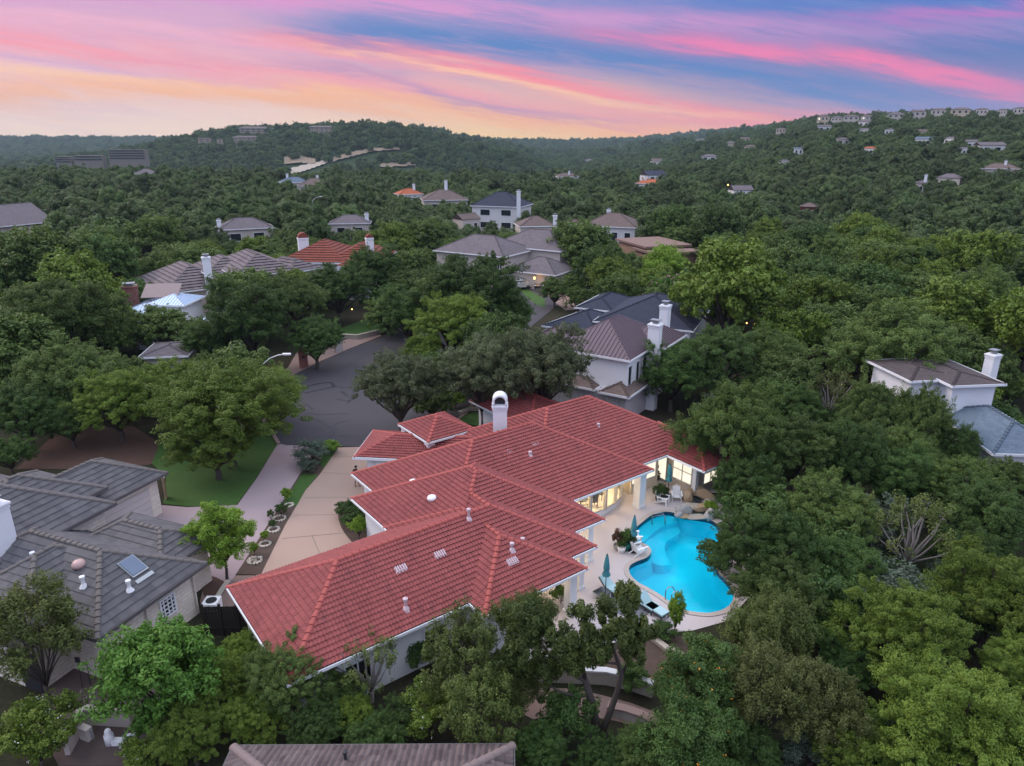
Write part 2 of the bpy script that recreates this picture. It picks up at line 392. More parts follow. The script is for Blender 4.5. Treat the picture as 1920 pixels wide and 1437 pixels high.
def world_of(o):
    m_ = Matrix.LocRotScale(o.location, o.rotation_euler, o.scale)
    if o.parent: m_ = world_of(o.parent) @ o.matrix_parent_inverse @ m_
    return m_
def tag(o, label=None, cat=None, group=None, kind=None):
    if label: o['label'] = label
    if cat: o['category'] = cat
    if group: o['group'] = group
    if kind: o['kind'] = kind
    return o
def empty(name, loc, label, cat, group=None, rz=0.):
    o = bpy.data.objects.new(name, None); C.objects.link(o)
    o.location = loc; o.rotation_euler = (0, 0, rz); o.empty_display_size = .3
    return tag(o, label, cat, group)
def copy_tree(o, parent=None):
    c = o.copy(); C.objects.link(c)
    if parent is not None: c.parent = parent
    for ch in [x for x in o.children]: copy_tree(ch, c)
    return c
def upward(poly):
    out = []
    for t in tessellate_polygon([[Vector((p[0], p[1], 0)) for p in poly]]):
        (x0, y0), (x1, y1), (x2, y2) = [poly[i][:2] for i in t]
        out.append(t if (x1 - x0) * (y2 - y0) - (x2 - x0) * (y1 - y0) > 0 else t[::-1])
    return out
def sheet(name, poly, z, m_, holes=None, parent=None, kind='structure', thick=None):
    mb = MB()
    loops = [[Vector((p[0], p[1], 0)) for p in poly]] + [[Vector((p[0], p[1], 0)) for p in h] for h in (holes or [])]
    flat = [p for l in loops for p in l]
    fs = []
    for t in tessellate_polygon(loops):
        a, b, c = [flat[i] for i in t]
        fs.append(t if (b - a).cross(c - a).z > 0 else t[::-1])
    mb.add([(p.x, p.y, z) for p in flat], fs)
    o = mb.build(name, m_, parent)
    if parent is None and kind: o['kind'] = kind
    return o
def pxpoly(pts, z=0.): return [tuple(at(u, v, z)[:2]) for u, v in pts]
def smooth_loop(pts, n=4):
    out = []; k = len(pts)
    for i in range(k):
        p0, p1, p2, p3 = [np.array(pts[(i + j) % k], float) for j in (-1, 0, 1, 2)]
        for t in np.arange(n) / n:
            out.append(tuple(.5 * (2 * p1 + (p2 - p0) * t + (2 * p0 - 5 * p1 + 4 * p2 - p3) * t * t + (3 * p1 - p0 - 3 * p2 + p3) * t ** 3)))
    return out

# ------------------------------------------------------------------ terrain
def sstep(x, a, b):
    t = np.clip((x - a) / (b - a), 0, 1); return t * t * (3 - 2 * t)
POOL_C = at(1270, 1050, 0)[:2]
def terrain(x, y):
    x = np.asarray(x, float); y = np.asarray(y, float)
    r = np.hypot(x, y)
    q = x * .75 + y * .66; p = x * .66 - y * .75; az = x / np.maximum(y, 1)
    hc = np.interp(az, [-1, .05, .11, .22, .32, .41, .56, .72, 1.5], [0, 0, 0, 0, 17, 38, 42, 40, 40]) * (y > -200)
    t = np.clip((q - 170) / 560, 0, 1)
    h = hc * (t ** 1.25 * .75 + .25 * sstep(t, 0, 1)) * sstep(q, 150, 330)
    # low rise of the wooded neighbourhood on the left
    h = h + 3.5 * np.exp(-((y - 330) / 110) ** 2) * sstep(-x, 20, 150)
    # valley, then the flat-topped hill and the far ridges
    h = h - 30 * sstep(y, 430, 780) * (1 - sstep(az, .08, .26))
    d1 = np.interp(x, [-900, -690, -600, -550, -500, -430, -286, -180, -143, -90, 0, 60], [0, 20, 29, 36, 44, 50, 49, 47, 41, 32, 22, 8])
    h = h + d1 * 1.33 * sstep(y + .12 * (x + 300), 860, 1190) * (1 - sstep(y, 1700, 2300))
    d2 = np.interp(x, [-420, -330, -230, -120, -40, 40], [0, 16, 26, 22, 10, 0])
    h = h + d2 * np.exp(-((y - 1010) / 130) ** 2)
    rid = np.interp(az, [-1.5, -.75, -.5, -.2, -.02, .05, .12, .2, .3, .5, 1.5], [46, 46, 46, 44, 38, 36, 34, 30, 34, 40, 40])
    h = h + rid * sstep(y, 1900, 2900) * sstep(y, 100, 300)
    return h * sstep(r, 110, 230)
def th(x, y): return float(terrain(x, y))
def hit(u, v, up=0.):
    """point where the photo direction meets the terrain (raised by up)"""
    d = ray(u, v); t = 20.
    while t < 9000:
        p = np.array([0, 0, H]) + d * t
        if p[2] < th(p[0], p[1]) + up: return np.array([p[0], p[1], th(p[0], p[1])])
        t *= 1.004
    return None
def z3(pts): return [(1040 + x / 3.9925, 840 + y / 3.9925) for x, y in pts]
def zc(pts): return [(1060 + x / 6.857, 860 + y / 6.857) for x, y in pts]
WZ = -.14
top_edge = [(510, 648), (560, 632), (600, 606), (650, 565), (720, 512), (790, 487), (850, 482), (910, 494), (960, 508)]
right_edge = [(1040, 520), (1110, 530), (1170, 545), (1222, 580), (1248, 625), (1258, 690), (1262, 760), (1240, 815), (1212, 855), (1206, 895), (1222, 935), (1262, 975), (1305, 1025), (1340, 1090), (1322, 1165), (1260, 1215), (1160, 1240), (1060, 1235), (965, 1215), (880, 1168), (800, 1112), (705, 1055), (625, 1012), (575, 965), (556, 920), (568, 882), (620, 852), (680, 830), (714, 802), (722, 770), (700, 738), (655, 716), (610, 705), (560, 690), (520, 672)]
pool = smooth_loop(pxpoly(z3(top_edge + right_edge), 0.), 3)
def offset(poly, d):
    n = len(poly); out = []
    A_ = sum(poly[i][0] * poly[(i + 1) % n][1] - poly[(i + 1) % n][0] * poly[i][1] for i in range(n)); sg = 1 if A_ > 0 else -1
    for i in range(n):
        a, b, c = [np.array(poly[(i + j) % n]) for j in (-1, 0, 1)]
        t = c - a; L = np.linalg.norm(t) + 1e-9; out.append(tuple(b + sg * np.array([t[1], -t[0]]) / L * d))
    return out
def make_terrain():
    rs = [0.] + list(np.geomspace(4, 28, 36)) + list(np.arange(28.4, 52, .4)) + list(np.geomspace(52.6, 3600, 130))
    az = np.concatenate([np.linspace(-52, 52, 220), np.linspace(54, 306, 80)]); az = np.radians(az)
    na = len(az)
    rr, aa = np.meshgrid(rs, az, indexing='ij')
    x = rr * np.sin(aa); y = rr * np.cos(aa); z = terrain(x, y)
    hole = offset(pool, .5); inside = np.zeros(x.shape, bool)
    for i in range(len(hole)):
        (xa, ya), (xb, yb) = hole[i - 1], hole[i]
        inside ^= ((ya > y) != (yb > y)) & (x < (xb - xa) * (y - ya) / (yb - ya + 1e-12) + xa)
    z = np.where(inside, -3.2, z)
    vs = np.stack([x, y, z], -1).reshape(-1, 3)
    fs = [(i * na + j, (i + 1) * na + j, (i + 1) * na + (j + 1) % na, i * na + (j + 1) % na) for i in range(len(rs) - 1) for j in range(na)]
    fs = [f[::-1] for f in fs]
    me = bpy.data.meshes.new('terrain'); me.from_pydata(vs.tolist(), [], fs)
    me.polygons.foreach_set('use_smooth', [True] * len(fs))
    def fn(T):
        pos = T.n('ShaderNodeNewGeometry').outputs['Position']
        n1 = T.n('ShaderNodeTexNoise', {'Vector': pos, 'Scale': .12, 'Detail': 6}).outputs[0]
        n2 = T.n('ShaderNodeTexNoise', {'Vector': pos, 'Scale': 3.5, 'Detail': 5}).outputs[0]
        c = T.mix(T.m('MULTIPLY_ADD', n1, 2.4, -.7, clamp=True), (.050, .040, .030, 1), (.026, .038, .016, 1))
        c = T.mix(T.m('MULTIPLY_ADD', n2, 1.6, -.3, clamp=True), T.mix(1, c, (.55, .55, .55, 1), 'MULTIPLY'), c)
        sy = T.n('ShaderNodeSeparateXYZ', {0: pos}).outputs[1]
        fs_ = T.n('ShaderNodeTexNoise', {'Vector': pos, 'Scale': .03, 'Detail': 8, 'Roughness': .7}).outputs[0]
        fc = T.mix(T.m('MULTIPLY_ADD', fs_, 3, -1, clamp=True), (.018, .034, .018, 1), (.046, .068, .030, 1))
        c = T.mix(T.m('MULTIPLY_ADD', sy, 1 / 150, -2, clamp=True), c, fc)
        b = T.n('ShaderNodeBump', {'Strength': .6, 'Distance': .06, 'Height': n2})
        T.n('ShaderNodeOutputMaterial', {0: T.n('ShaderNodeBsdfPrincipled', {'Base Color': c, 'Roughness': .95, 'Specular IOR Level': .1, 'Normal': b.outputs[0]}).outputs[0]})
    me.materials.append(mat('terrain_ground', fn))
    o = bpy.data.objects.new('terrain', me); C.objects.link(o); o['kind'] = 'structure'
make_terrain()

# ------------------------------------------------------------------ roofs
def tile_face(mb, P0, ud, nd, U, D, kl, kr, pitch, style, zoff=0.):
    """one roof slope. P0 eave corner, ud along the eave, nd inward in plan, U eave length, D plan depth"""
    P0 = np.array(P0, float); ud = np.array([*ud, 0.]); nd = np.array([*nd, pitch])
    def pt(x, d, lift): return P0 + ud * x + nd * d + np.array([0, 0, lift + zoff])
    uo = random.uniform(0, 50)
    sl = math.sqrt(1 + pitch * pitch)
    if style in ('shingle', 'seam'):
        q = [(0, 0), (U, 0), (U - kr * D, D), (kl * D, D)]
        if U - (kl + kr) * D < .02: q = q[:2] + [((kl * D + U - kr * D) / 2, D)]
        mb.add([pt(x, d, .03) for x, d in q], [tuple(range(len(q)))], 0, [(x + uo, d * sl) for x, d in q])
        if style == 'seam':
            x = .25
            while x < U:
                dmax = D
                if kl > 0: dmax = min(dmax, x / kl)
                if kr > 0: dmax = min(dmax, (U - x) / kr)
                if dmax > .1:
                    w = .03
                    vs = [pt(x - w, 0, .03), pt(x + w, 0, .03), pt(x + w, dmax, .03), pt(x - w, dmax, .03), pt(x - w, 0, .10), pt(x + w, 0, .10), pt(x + w, dmax, .10), pt(x - w, dmax, .10)]
                    mb.add(vs, [(4, 5, 6, 7), (0, 1, 5, 4), (1, 2, 6, 5), (3, 0, 4, 7)], 0)
                x += .42
        return
    pu, pv, amp, lift, prof = {'s_tile': (.185, .25, .045, .065, [0., .55, 1., .55]), 'barrel': (.24, .34, .07, .05, [0., .6, 1., .6]), 'flat_tile': (.34, .36, 0., .05, [0.]), 'big_tile': (.4, .62, 0., .13, [0.])}[style]
    k = len(prof); nc = int(math.ceil(D / pv))
    vs = []; fs = []; uv = []
    for j in range(nc):
        d0 = j * pv; d1 = min((j + 1) * pv + .05, D)
        if d1 - d0 < .02: continue
        xl, xr = kl * d0, U - kr * d0
        if xr - xl < .05: continue
        i0, i1 = int(math.floor(xl / pu * k)), int(math.ceil(xr / pu * k))
        xs = np.arange(i0, i1 + 1) * (pu / k)
        off = (j % 2) * pu * .5 if style == 'flat_tile' else 0
        xs = xs + off * 1.0
        h = np.array([prof[i % k] for i in range(i0, i1 + 1)]) * amp
        jl = rng.normal(0, .004, len(xs)) if style != 'flat_tile' else rng.normal(0, .006, len(xs))
        xa = np.clip(xs, xl, xr); xb = np.clip(xs, kl * d1, max(kl * d1, U - kr * d1))
        o = len(vs)
        for x, hh, e in zip(xa, h, jl): vs.append(pt(x, d0, .02 + lift + hh + e)); uv.append((x + uo, d0 * 1. + .01))
        for x, hh, e in zip(xb, h, jl): vs.append(pt(x, d1, .02 + hh * .9)); uv.append((x + uo, d0 + pv * .9))
        n = len(xs)
        for i in range(n - 1):
            if xa[i + 1] - xa[i] < 1e-4 and xb[i + 1] - xb[i] < 1e-4: continue
            fs.append((o + i, o + i + 1, o + n + i + 1, o + n + i))
    # course number goes into v so that the tile noise matches tile rows
    mb.add(vs, fs, 0, [(a_, b_ * .33 / pv if style != 'flat_tile' else b_) for a_, b_ in uv])
def caps(mb, a, b, r=.13, mi=1, seg=.40):
    a, b = np.array(a, float), np.array(b, float); L = np.linalg.norm(b - a)
    if L < .1: return
    d = (b - a) / L; s = np.cross(d, [0, 0, 1.]); s /= np.linalg.norm(s); up = np.cross(s, d)
    n = max(1, int(round(L / seg))); q = 6
    for i in range(n):
        p0 = a + d * (L * i / n); p1 = a + d * (L * (i + 1) / n + .05)
        vs = []
        for p, rr, lf in ((p0, r * 1.12, .05), (p1, r * .95, .015)):
            for j in range(q + 1):
                t = math.pi * j / q
                vs.append(p + s * (math.cos(t) * rr) + up * (math.sin(t) * rr * .8 + lf - .03))
        fs = [(j, j + 1, q + 2 + j, q + 1 + j) for j in range(q)] + [tuple(range(q + 1))]
        mb.add(vs, fs, mi)
ROOF_ID = [0]
def roof_block(parent, P, ad, L, W, ze, pitch, style, mats, hips=(1, 1), name='roof', over_fascia=True, cap_r=.13, gable_mat=None, fz=.15, trim=None, fm=None):
    """hip (or gable) roof on a rectangle: corner P (plan), ad unit direction of side L; W to its left"""
    P = np.array(P, float)[:2]; ad = np.array(ad, float); bd = np.array([-ad[1], ad[0]])
    if W > L:
        P = P + ad * L; ad, bd = bd, -ad; L, W = W, L
    ROOF_ID[0] += 1; dz = (ROOF_ID[0] % 9) * .003
    D = W / 2; zr = ze + D * pitch
    mb = MB(); c3 = lambda a, b, z: np.array([*(P + ad * a + bd * b), z])
    h0, h1 = hips
    tile_face(mb, c3(0, 0, ze), ad, bd, L, D, h0, h1, pitch, style)
    tile_face(mb, c3(L, W, ze), -ad, -bd, L, D, h1, h0, pitch, style)
    if h1: tile_face(mb, c3(L, 0, ze), bd, -ad, W, D, 1, 1, pitch, style)
    if h0: tile_face(mb, c3(0, W, ze), -bd, ad, W, D, 1, 1, pitch, style)
    r0, r1 = c3(D * h0, D, zr), c3(L - D * h1, D, zr)
    if L - D * (h0 + h1) > .15: caps(mb, r0, r0 + (r1 - r0) * (trim or {}).get('r', 1.), cap_r)
    trim = trim or {}
    for i_, on, c_, r_ in ((0, h0, c3(0, 0, ze), r0), (1, h0, c3(0, W, ze), r0), (2, h1, c3(L, 0, ze), r1), (3, h1, c3(L, W, ze), r1)):
        if on: caps(mb, r_ + (c_ - r_) * trim.get(i_, 1.), r_, cap_r)
    # solid body under the covering
    mb.add([c3(.02, .02, ze - .02 + dz), c3(L - .02, .02, ze - .02 + dz), c3(L - .02, W - .02, ze - .02 + dz), c3(.02, W - .02, ze - .02 + dz), r0 + [0, 0, -.02], r1 + [0, 0, -.02]],
           [(0, 3, 2, 1), (0, 1, 5, 4), (2, 3, 4, 5), (1, 2, 5), (3, 0, 4)], 2)
    ro = mb.build(name, mats, parent)
    if over_fascia:
        fb = MB(); t = .05; g = .02
        for a0, b0, a1, b1 in ((-g, -g - t, L + g, -g), (-g, W + g, L + g, W + g + t), (-g - t, -g - t, -g, W + g + t), (L + g, -g - t, L + g + t, W + g + t)):
            poly = [c3(a0, b0, 0)[:2], c3(a1, b0, 0)[:2], c3(a1, b1, 0)[:2], c3(a0, b1, 0)[:2]]
            fb.prism(poly, ze - fz + dz, ze + .05 + dz)
        # soffit board
        fb.prism([c3(0, 0, 0)[:2], c3(L, 0, 0)[:2], c3(L, W, 0)[:2], c3(0, W, 0)[:2]], ze - fz * .6 + dz, ze - fz * .5 + dz)
        f_ = fb.build('fascia', fm or M_TRIM, ro); 
    if not h0 or not h1:
        gb = MB()
        for e, on in ((0., not h0), (L, not h1)):
            if on:
                i = .15 if e == 0 else -.15
                gb.add([c3(e + i, .2, ze - .1), c3(e + i, W - .2, ze - .1), c3(e + i, D, zr - .15)], [(0, 1, 2)] if e else [(0, 2, 1)])
                gb.add([c3(e + i * 2, .2, ze - .1), c3(e + i * 2, W - .2, ze - .1), c3(e + i * 2, D, zr - .15)], [(0, 1, 2)] if not e else [(0, 2, 1)])
        gb.build('gable_wall', gable_mat or M_STUCCO, parent)
    return ro

def window(parent, c, fd, w, h, pane, frame=None, mull=1, cross=0, name='window', dpt=.08):
    """c centre on the wall face, fd outward unit direction (plan)"""
    frame = frame or M_FRAME
    c = np.array(c, float); fd = np.array(fd, float); rz = math.atan2(fd[1], fd[0]) + math.pi / 2
    sd_ = np.array([-fd[1], fd[0]])
    fb = MB(); t = min(.09, w * .12)
    o3 = lambda s, z, d=0.: (c[0] + sd_[0] * s + fd[0] * d, c[1] + sd_[1] * s + fd[1] * d, c[2] + z)
    fb.box(o3(0, h / 2 - t / 2, dpt / 2), (w, dpt, t), rz); fb.box(o3(0, -h / 2 + t / 2, dpt / 2), (w, dpt, t), rz)
    for s in (-1, 1): fb.box(o3(s * (w / 2 - t / 2), 0, dpt / 2), (t, dpt, h - 2 * t), rz)
    for i in range(1, mull + 1): fb.box(o3(-w / 2 + w * i / (mull + 1), 0, dpt / 2 - .005), (t * .7, dpt - .01, h - 2 * t), rz)
    for i in range(1, cross + 1): fb.box(o3(0, -h / 2 + h * i / (cross + 1), dpt / 2 - .012), (w - 2 * t, dpt - .024, t * .6), rz)
    f_ = fb.build(name, frame, parent)
    pb = MB(); pb.box(o3(0, 0, .012), (w - t, .02, h - t), rz); pb.build('pane', pane, f_)
    return f_
def wall(parent, poly, z0, z1, m_=None, name='wall'):
    mb = MB(); mb.prism(poly, z0, z1); return mb.build(name, m_ or M_STUCCO, parent)
def chimney(parent, x, y, z0, z1, w, d, rz, m_, cap='flat', capm=None):
    mb = MB(); mb.box((x, y, (z0 + z1) / 2), (w, d, z1 - z0), rz)
    mb.box((x, y, z1 - .12), (w + .16, d + .16, .12), rz); mb.box((x, y, z1 - .32), (w + .08, d + .08, .1), rz)
    ch = mb.build('chimney', m_, parent)
    cb = MB()
    if cap == 'flat':
        cb.box((x, y, z1 + .18), (w * .5, d * .5, .24), rz, 0); cb.box((x, y, z1 + .34), (w * .8, d * .8, .07), rz, 0)
    elif cap == 'barrel':
        n = 10; hw = w / 2
        ca, sa = math.cos(rz), math.sin(rz)
        vs = []
        for e in (-d / 2, d / 2):
            for i in range(n + 1):
                t = math.pi * i / n; lx, lz = hw * math.cos(t), hw * math.sin(t)
                vs.append((x + lx * ca - e * sa, y + lx * sa + e * ca, z1 + lz))
        fs = [(i, i + 1, n + 2 + i, n + 1 + i) for i in range(n)] + [tuple(range(n + 1))[::-1], tuple(n + 1 + i for i in range(n + 1))]
        cb.add(vs, fs, 0)
    cb.build('chimney_cap', capm or M_GALV, ch)
    return ch
def hip_house(name, label, cat, pl, pr, ze, depth, pitch, style, mats, wallm, hips=(1, 1), z0=None, over=.5, wins=(), group=None, name_roof='roof', cap_r=.12, fz=.15):
    """house from two photo points of its front eave (left, right) at eave height ze, going back by depth"""
    a = at(*pl, ze); b = at(*pr, ze)
    d = (b - a)[:2]; L = np.linalg.norm(d); d /= L; n = np.array([-d[1], d[0]])
    c = (a + b)[:2] / 2 + n * depth / 2
    zt = 0. if z0 is None else z0
    root = empty(name, (c[0], c[1], zt), label, cat, group)
    roof_block(root, a[:2], d, L, depth, ze, pitch, style, mats, hips, name_roof, cap_r=cap_r, gable_mat=wallm, fz=fz)
    p = [a[:2] + d * over + n * over, a[:2] + d * (L - over) + n * over, a[:2] + d * (L - over) + n * (depth - over), a[:2] + d * over + n * (depth - over)]
    wall(root, p, zt - 1, ze - .1, wallm)
    for side, t, zc, w, h, pane in wins:      # side f front, r right, l left
        if side == 'f': q = a[:2] + d * (over + t * (L - 2 * over)) + n * over; fd = -n
        elif side == 'r': q = a[:2] + d * (L - over) + n * (over + t * (depth - 2 * over)); fd = d
        else: q = a[:2] + d * over + n * (over + t * (depth - 2 * over)); fd = -d
        window(root, (q[0], q[1], zt + zc), fd, w, h, pane, M_TRIM if wallm is not M_TRIM else None)
    return root, a[:2], d, n, L

# ------------------------------------------------------------------ the red-roofed house
O2 = at(426, 1102, 3)[:2]
E1 = np.array([math.cos(R(37)), math.sin(R(37))]); E2 = np.array([math.sin(R(37)), -math.cos(R(37))])
RZ = R(37)
def LP(e, s): return tuple(O2 + E1 * e + E2 * s)
def L3(e, s, z): return (*LP(e, s), z)
REDM = [M_RED, M_REDCAP, M_UNDER]
def main_house():
    root = empty('red_roof_house', L3(16, 0, 0), 'sprawling white stucco house under staggered red barrel tile roofs beside the pool', 'house')
    PT = .505
    def hip(e0, e1, s0, s1, ze=3., pitch=PT, style='s_tile', hips=(1, 1), trim=None):
        return roof_block(root, LP(e0, s1), E1, e1 - e0, s1 - s0, ze, pitch, style, REDM, hips, trim=trim, fz=.10)
    hip(0, 18.0, 0, 8.7, trim={3: 0})                        # front wing
    hip(9.31, 17.98, -5, 4.4, 2.985, hips=(0, 1), trim={2: 0, 3: 0, 'r': .42})           # its cross wing to the back
    hip(9.3, 16.07, -.5, 10.0, 2.99)            # porch wing
    hip(9.28, 20.5, -5.05, 6.78, 3.0, trim={1: .22})
    hip(10.85, 28.07, -8.4, 3.83, 3.0)
    hip(18.15, 34.9, -10, 2.78, 3.0)
    hip(30.7, 35.1, -2.0, 6.2, 3.0)
    hip(25.5, 31.5, -15.5, -7, 3.0)
    hip(16.7, 20.9, -12.25, -7.8, 4.0, .47)     # entry pavilion
    # garage wing, turned away from the rest
    g1 = at(663, 858, 3)[:2]; a7 = R(-6)
    ga = np.array([math.cos(a7), math.sin(a7)])
    roof_block(root, g1, ga, 11.5, 5.0, 3.0, .36, 's_tile', REDM)
    gb = np.array([-ga[1], ga[0]])
    wall(root, [g1 + ga * .8 + gb * .5, g1 + ga * 11 + gb * .5, g1 + ga * 11 + gb * 4.6, g1 + ga * .8 + gb * 4.6], -.5, 2.88)
    db = MB()
    for i in range(5):
        p = g1 + ga * 3.2 + gb * .46
        db.box((p[0], p[1], .27 + i * .5), (3.6, .06, .46), a7)
    db.build('garage_door', M_TRIM, root)
    p = g1 + ga * 1.3 + gb * .42
    dp = MB(); dp.tube([(p[0], p[1], 2.8), (p[0], p[1], .1)], .06, 6); dp.build('downspout', M_TRIM, root)
    def w_(e0, e1, s0, s1, z1=2.88, m_=None): return wall(root, [LP(e0, s0), LP(e1, s0), LP(e1, s1), LP(e0, s1)], -.5, z1, m_)
    w_(.6, 14.2, .6, 8.1); w_(9.9, 13.2, 8.1, 9.4, 2.86); w_(9.9, 18.8, -4.4, 4.6, 2.87); w_(11.45, 26.8, -7.8, .4, 2.89)
    w_(18.75, 28.3, -9.4, .38, 2.85, M_CREAM); w_(28.32, 31.2, -9.38, 1.6, 2.84, M_CREAM); w_(32.0, 34.6, -1.9, 4.6, 2.86, M_BEIGE); w_(26.1, 31, -15, -9.4, 2.85)
    for e, s in ((17.1, -11.8), (20.4, -11.8), (17.1, -8.3), (20.4, -8.3)):
        mb = MB(); mb.box(L3(e, s, 1.9), (.6, .6, 3.9), RZ); mb.build('column', M_STUCCO, root)
    mb = MB(); mb.box(L3(19.6, -8.6, 3.4), (2.2, 1.2, 1.0), RZ); mb.build('parapet', M_STUCCO, root)
    for e, s, w in ((15.55, 9.3, .5), (17.45, 7.95, .38), (19.85, 6.1, .42), (27.5, 3.2, .6)):
        mb = MB(); mb.box(L3(e, s, 1.4), (w, w, 2.9), RZ); mb.box(L3(e, s, .12), (w + .1, w + .1, .24), RZ); mb.box(L3(e, s, 2.72), (w + .1, w + .1, .2), RZ)
        mb.build('column', M_STUCCO, root)
    # chimney with barrel cap
    x, y = LP(20.9, -4.6)
    cz = 4.
    while proj((x, y, cz))[1] > 738: cz += .05
    cz -= .8
    ch = chimney(root, x, y, 2.5, cz, 1.0, .95, RZ - R(37), M_STUCCO, 'none')
    cb = MB(); n = 12; hw = .54; ez = cz
    for inner in (0,):
        vs = []
        for e in (-.5, .5):
            for rr in (hw, hw * .72):
                for i in range(n + 1):
                    t = math.pi * i / n; vs.append((x + rr * math.cos(t), y + e, ez + .25 + rr * math.sin(t)))
        k = n + 1
        fs = []
        for i in range(n):
            fs += [(i, i + 1, 2 * k + i + 1, 2 * k + i), (k + i + 1, k + i, 3 * k + i, 3 * k + i + 1), (i + 1, i, k + i, k + i + 1), (2 * k + i, 2 * k + i + 1, 3 * k + i + 1, 3 * k + i)]
        cb.add(vs, fs)
    for s in (-1, 1): cb.box((x + s * hw * .86, y, ez + .12), (hw * .28, 1.0, .27))
    cb.build('chimney_hood', M_STUCCO, ch, True)
    ib = MB(); ib.box((x, y + .1, ez + .3), (.72, .5, .5)); ib.build('flue', M_DARK, ch)
    # curved bay
    bay = [(20.4, 1.7), (22.0, 2.2), (23.4, 2.48), (24.8, 2.52), (26.0, 2.32), (27.0, 1.88), (27.7, 1.25), (27.95, .42)]
    bp = [LP(*q) for q in bay]
    wall(root, bp + [LP(20.4, .4)], -.3, .42, M_STUCCO, 'bay_sill')
    wall(root, bp + [LP(20.4, .4)], 2.62, 2.84, M_STUCCO, 'bay_header')
    for i in range(len(bp) - 1):
        a, b = np.array(bp[i]), np.array(bp[i + 1]); d = b - a; L = np.linalg.norm(d); d /= L; nrm = np.array([d[1], -d[0]])
        mid = (a + b) / 2
        window(root, (*(mid - nrm * .06), 1.52), nrm, L, 2.2, M_GLASS, M_FRAME, 0, 0, 'bay_window', .1)
        mb = MB(); mb.box((*a, 1.52), (.2, .2, 2.2), math.atan2(d[1], d[0])); mb.build('mullion', M_FRAME, root)
    # bay interior: cream back wall, floor, table
    ib = MB(); ib.prism([LP(20.5, .46), LP(27.8, .46), LP(27.8, .42), LP(20.5, .42)], .42, 2.62); ib.build('interior_wall', M_CREAMI, root)
    # windows and doors of the lit rear wall
    fs_ = E2; fe = -E1
    window(root, L3(29.6, 1.6, 1.75), E2, 2.7, 1.9, M_LITW, M_FRAME, 0, 0)
    window(root, L3(27.2 - 8.4 + .02, 2.0, 1.5), E1, 1.6, 2.0, M_LITY, M_FRAME, 1, 0)
    window(root, L3(14.2, 5.9, 1.45), E1, 1.6, 2.1, M_LITY, M_FRAME, 1, 0)
    window(root, L3(12.4, 9.4, 1.5), E2, 1.2, 1.6, M_DARKGL, M_TRIM, 1, 0)
    window(root, L3(18.8, 3.4, 1.45), E1, 1.5, 2.1, M_LITY, M_FRAME, 1, 0)
    for s in (.15, 1.35):
        d_ = window(root, L3(32.0, s, 1.3), -E1, 1.0, 2.3, M_LITW, M_FRAME, 0, 0, 'patio_door')
        hb = MB(); q = L3(31.9, s + (.3 if s < 1 else -.3), 1.1); hb.box(q, (.04, .04, .3), RZ); hb.build('handle', M_DARK, d_)
    window(root, L3(32.0, 3.3, 1.6), -E1, 1.9, 1.8, M_LITW, M_FRAME, 1, 1)
    window(root, L3(33.6, 4.6, 1.6), E2, 1.7, 1.8, M_LITW, M_FRAME, 1, 1)
    mb = MB(); mb.box(L3(31.95, 4.55, 1.4), (.34, .34, 2.85), RZ); mb.build('column', M_STUCCO, root)
    window(root, L3(3.4, 8.1, 1.5), E2, 1.4, 1.3, M_DARKGL, M_TRIM, 1, 0)
    window(root, L3(7.6, 8.1, 1.5), E2, 1.4, 1.3, M_DARKGL, M_TRIM, 1, 0)
    # roof vents, pipes, sun tunnel domes
    def on_roof(e, s, z): return L3(e, s, z)
    def vent(u, v, z):
        p = at(u, v, z); mb = MB()
        for i in range(5):
            q = p[:2] + E1 * (i - 2) * .13
            mb.box((q[0], q[1], z + .06), (.06, .34, .08), RZ, 0, (R(26.8), 'X'))
        mb.box((p[0], p[1], z - .02), (.66, .36, .06), RZ, 0, (R(26.8), 'X'))
        mb.build('roof_vent', M_VENT, root)
    def slopez(u, v, s_eave, ze=3.):
        z = ze
        for _ in range(30):
            p = at(u, v, z)[:2] - O2; s = p @ E2; z = ze + (s_eave - s) * PT + .08
        return z
    for u, v, se in ((752, 1067, 8.7), (825, 1040, 8.7), (961, 1053, 10.0), (954, 848, 3.83), (1003, 834, 3.83), (1049, 792, 2.78), (1120, 771, 2.78)):
        vent(u, v, slopez(u, v, se))
    for u, v, se, h in ((761, 1140, 8.7, .55), (879, 972, 8.7, .6), (1051, 785, 2.78, .7), (1078, 775, 2.78, .7), (960, 1030, 10., .4), (980, 1016, 8.7, .25), (994, 853, 3.83, .25), (1122, 800, 2.78, .25)):
        z = slopez(u, v, se); p = at(u, v, z)
        mb = MB(); mb.lathe((p[0], p[1], z - .15), [(.25, 0), (.12, .2), (.07, .25), (.07, h), (.13, h + .02), (.13, h + .14), (.03, h + .18)], 10); mb.build('vent_pipe', M_VENT, root)
    for u, v, z in ((810, 934, 4.4), (775, 904, 4.55)):
        for _ in range(20):
            q = at(u, v, z)[:2] - O2; z = 3 + (q @ E1 - (9.28 if v > 920 else 10.85)) * PT + .1
        p = at(u, v, z)
        mb = MB(); mb.lathe((p[0], p[1], z - .1), [(.3, 0), (.3, .14), (.24, .22), (.12, .27), (.02, .28)], 14); mb.build('sun_tunnel', M_WPLAS, root, True)
    return root
def glass_fn(T):
    g = T.n('ShaderNodeBsdfGlossy', {'Roughness': .02}); t = T.n('ShaderNodeBsdfTransparent', {0: (.92, .9, .85, 1)})
    T.n('ShaderNodeOutputMaterial', {0: T.n('ShaderNodeMixShader', {0: .10, 1: t.outputs[0], 2: g.outputs[0]}).outputs[0]})
M_GLASS = mat('clear_glass', glass_fn)
M_CREAMI = plain('interior_cream', (.7, .6, .42), .8, 1.2, .12)
M_VENT = plain('pink_grey_vent', (.52, .40, .43), .45, 5, .2)
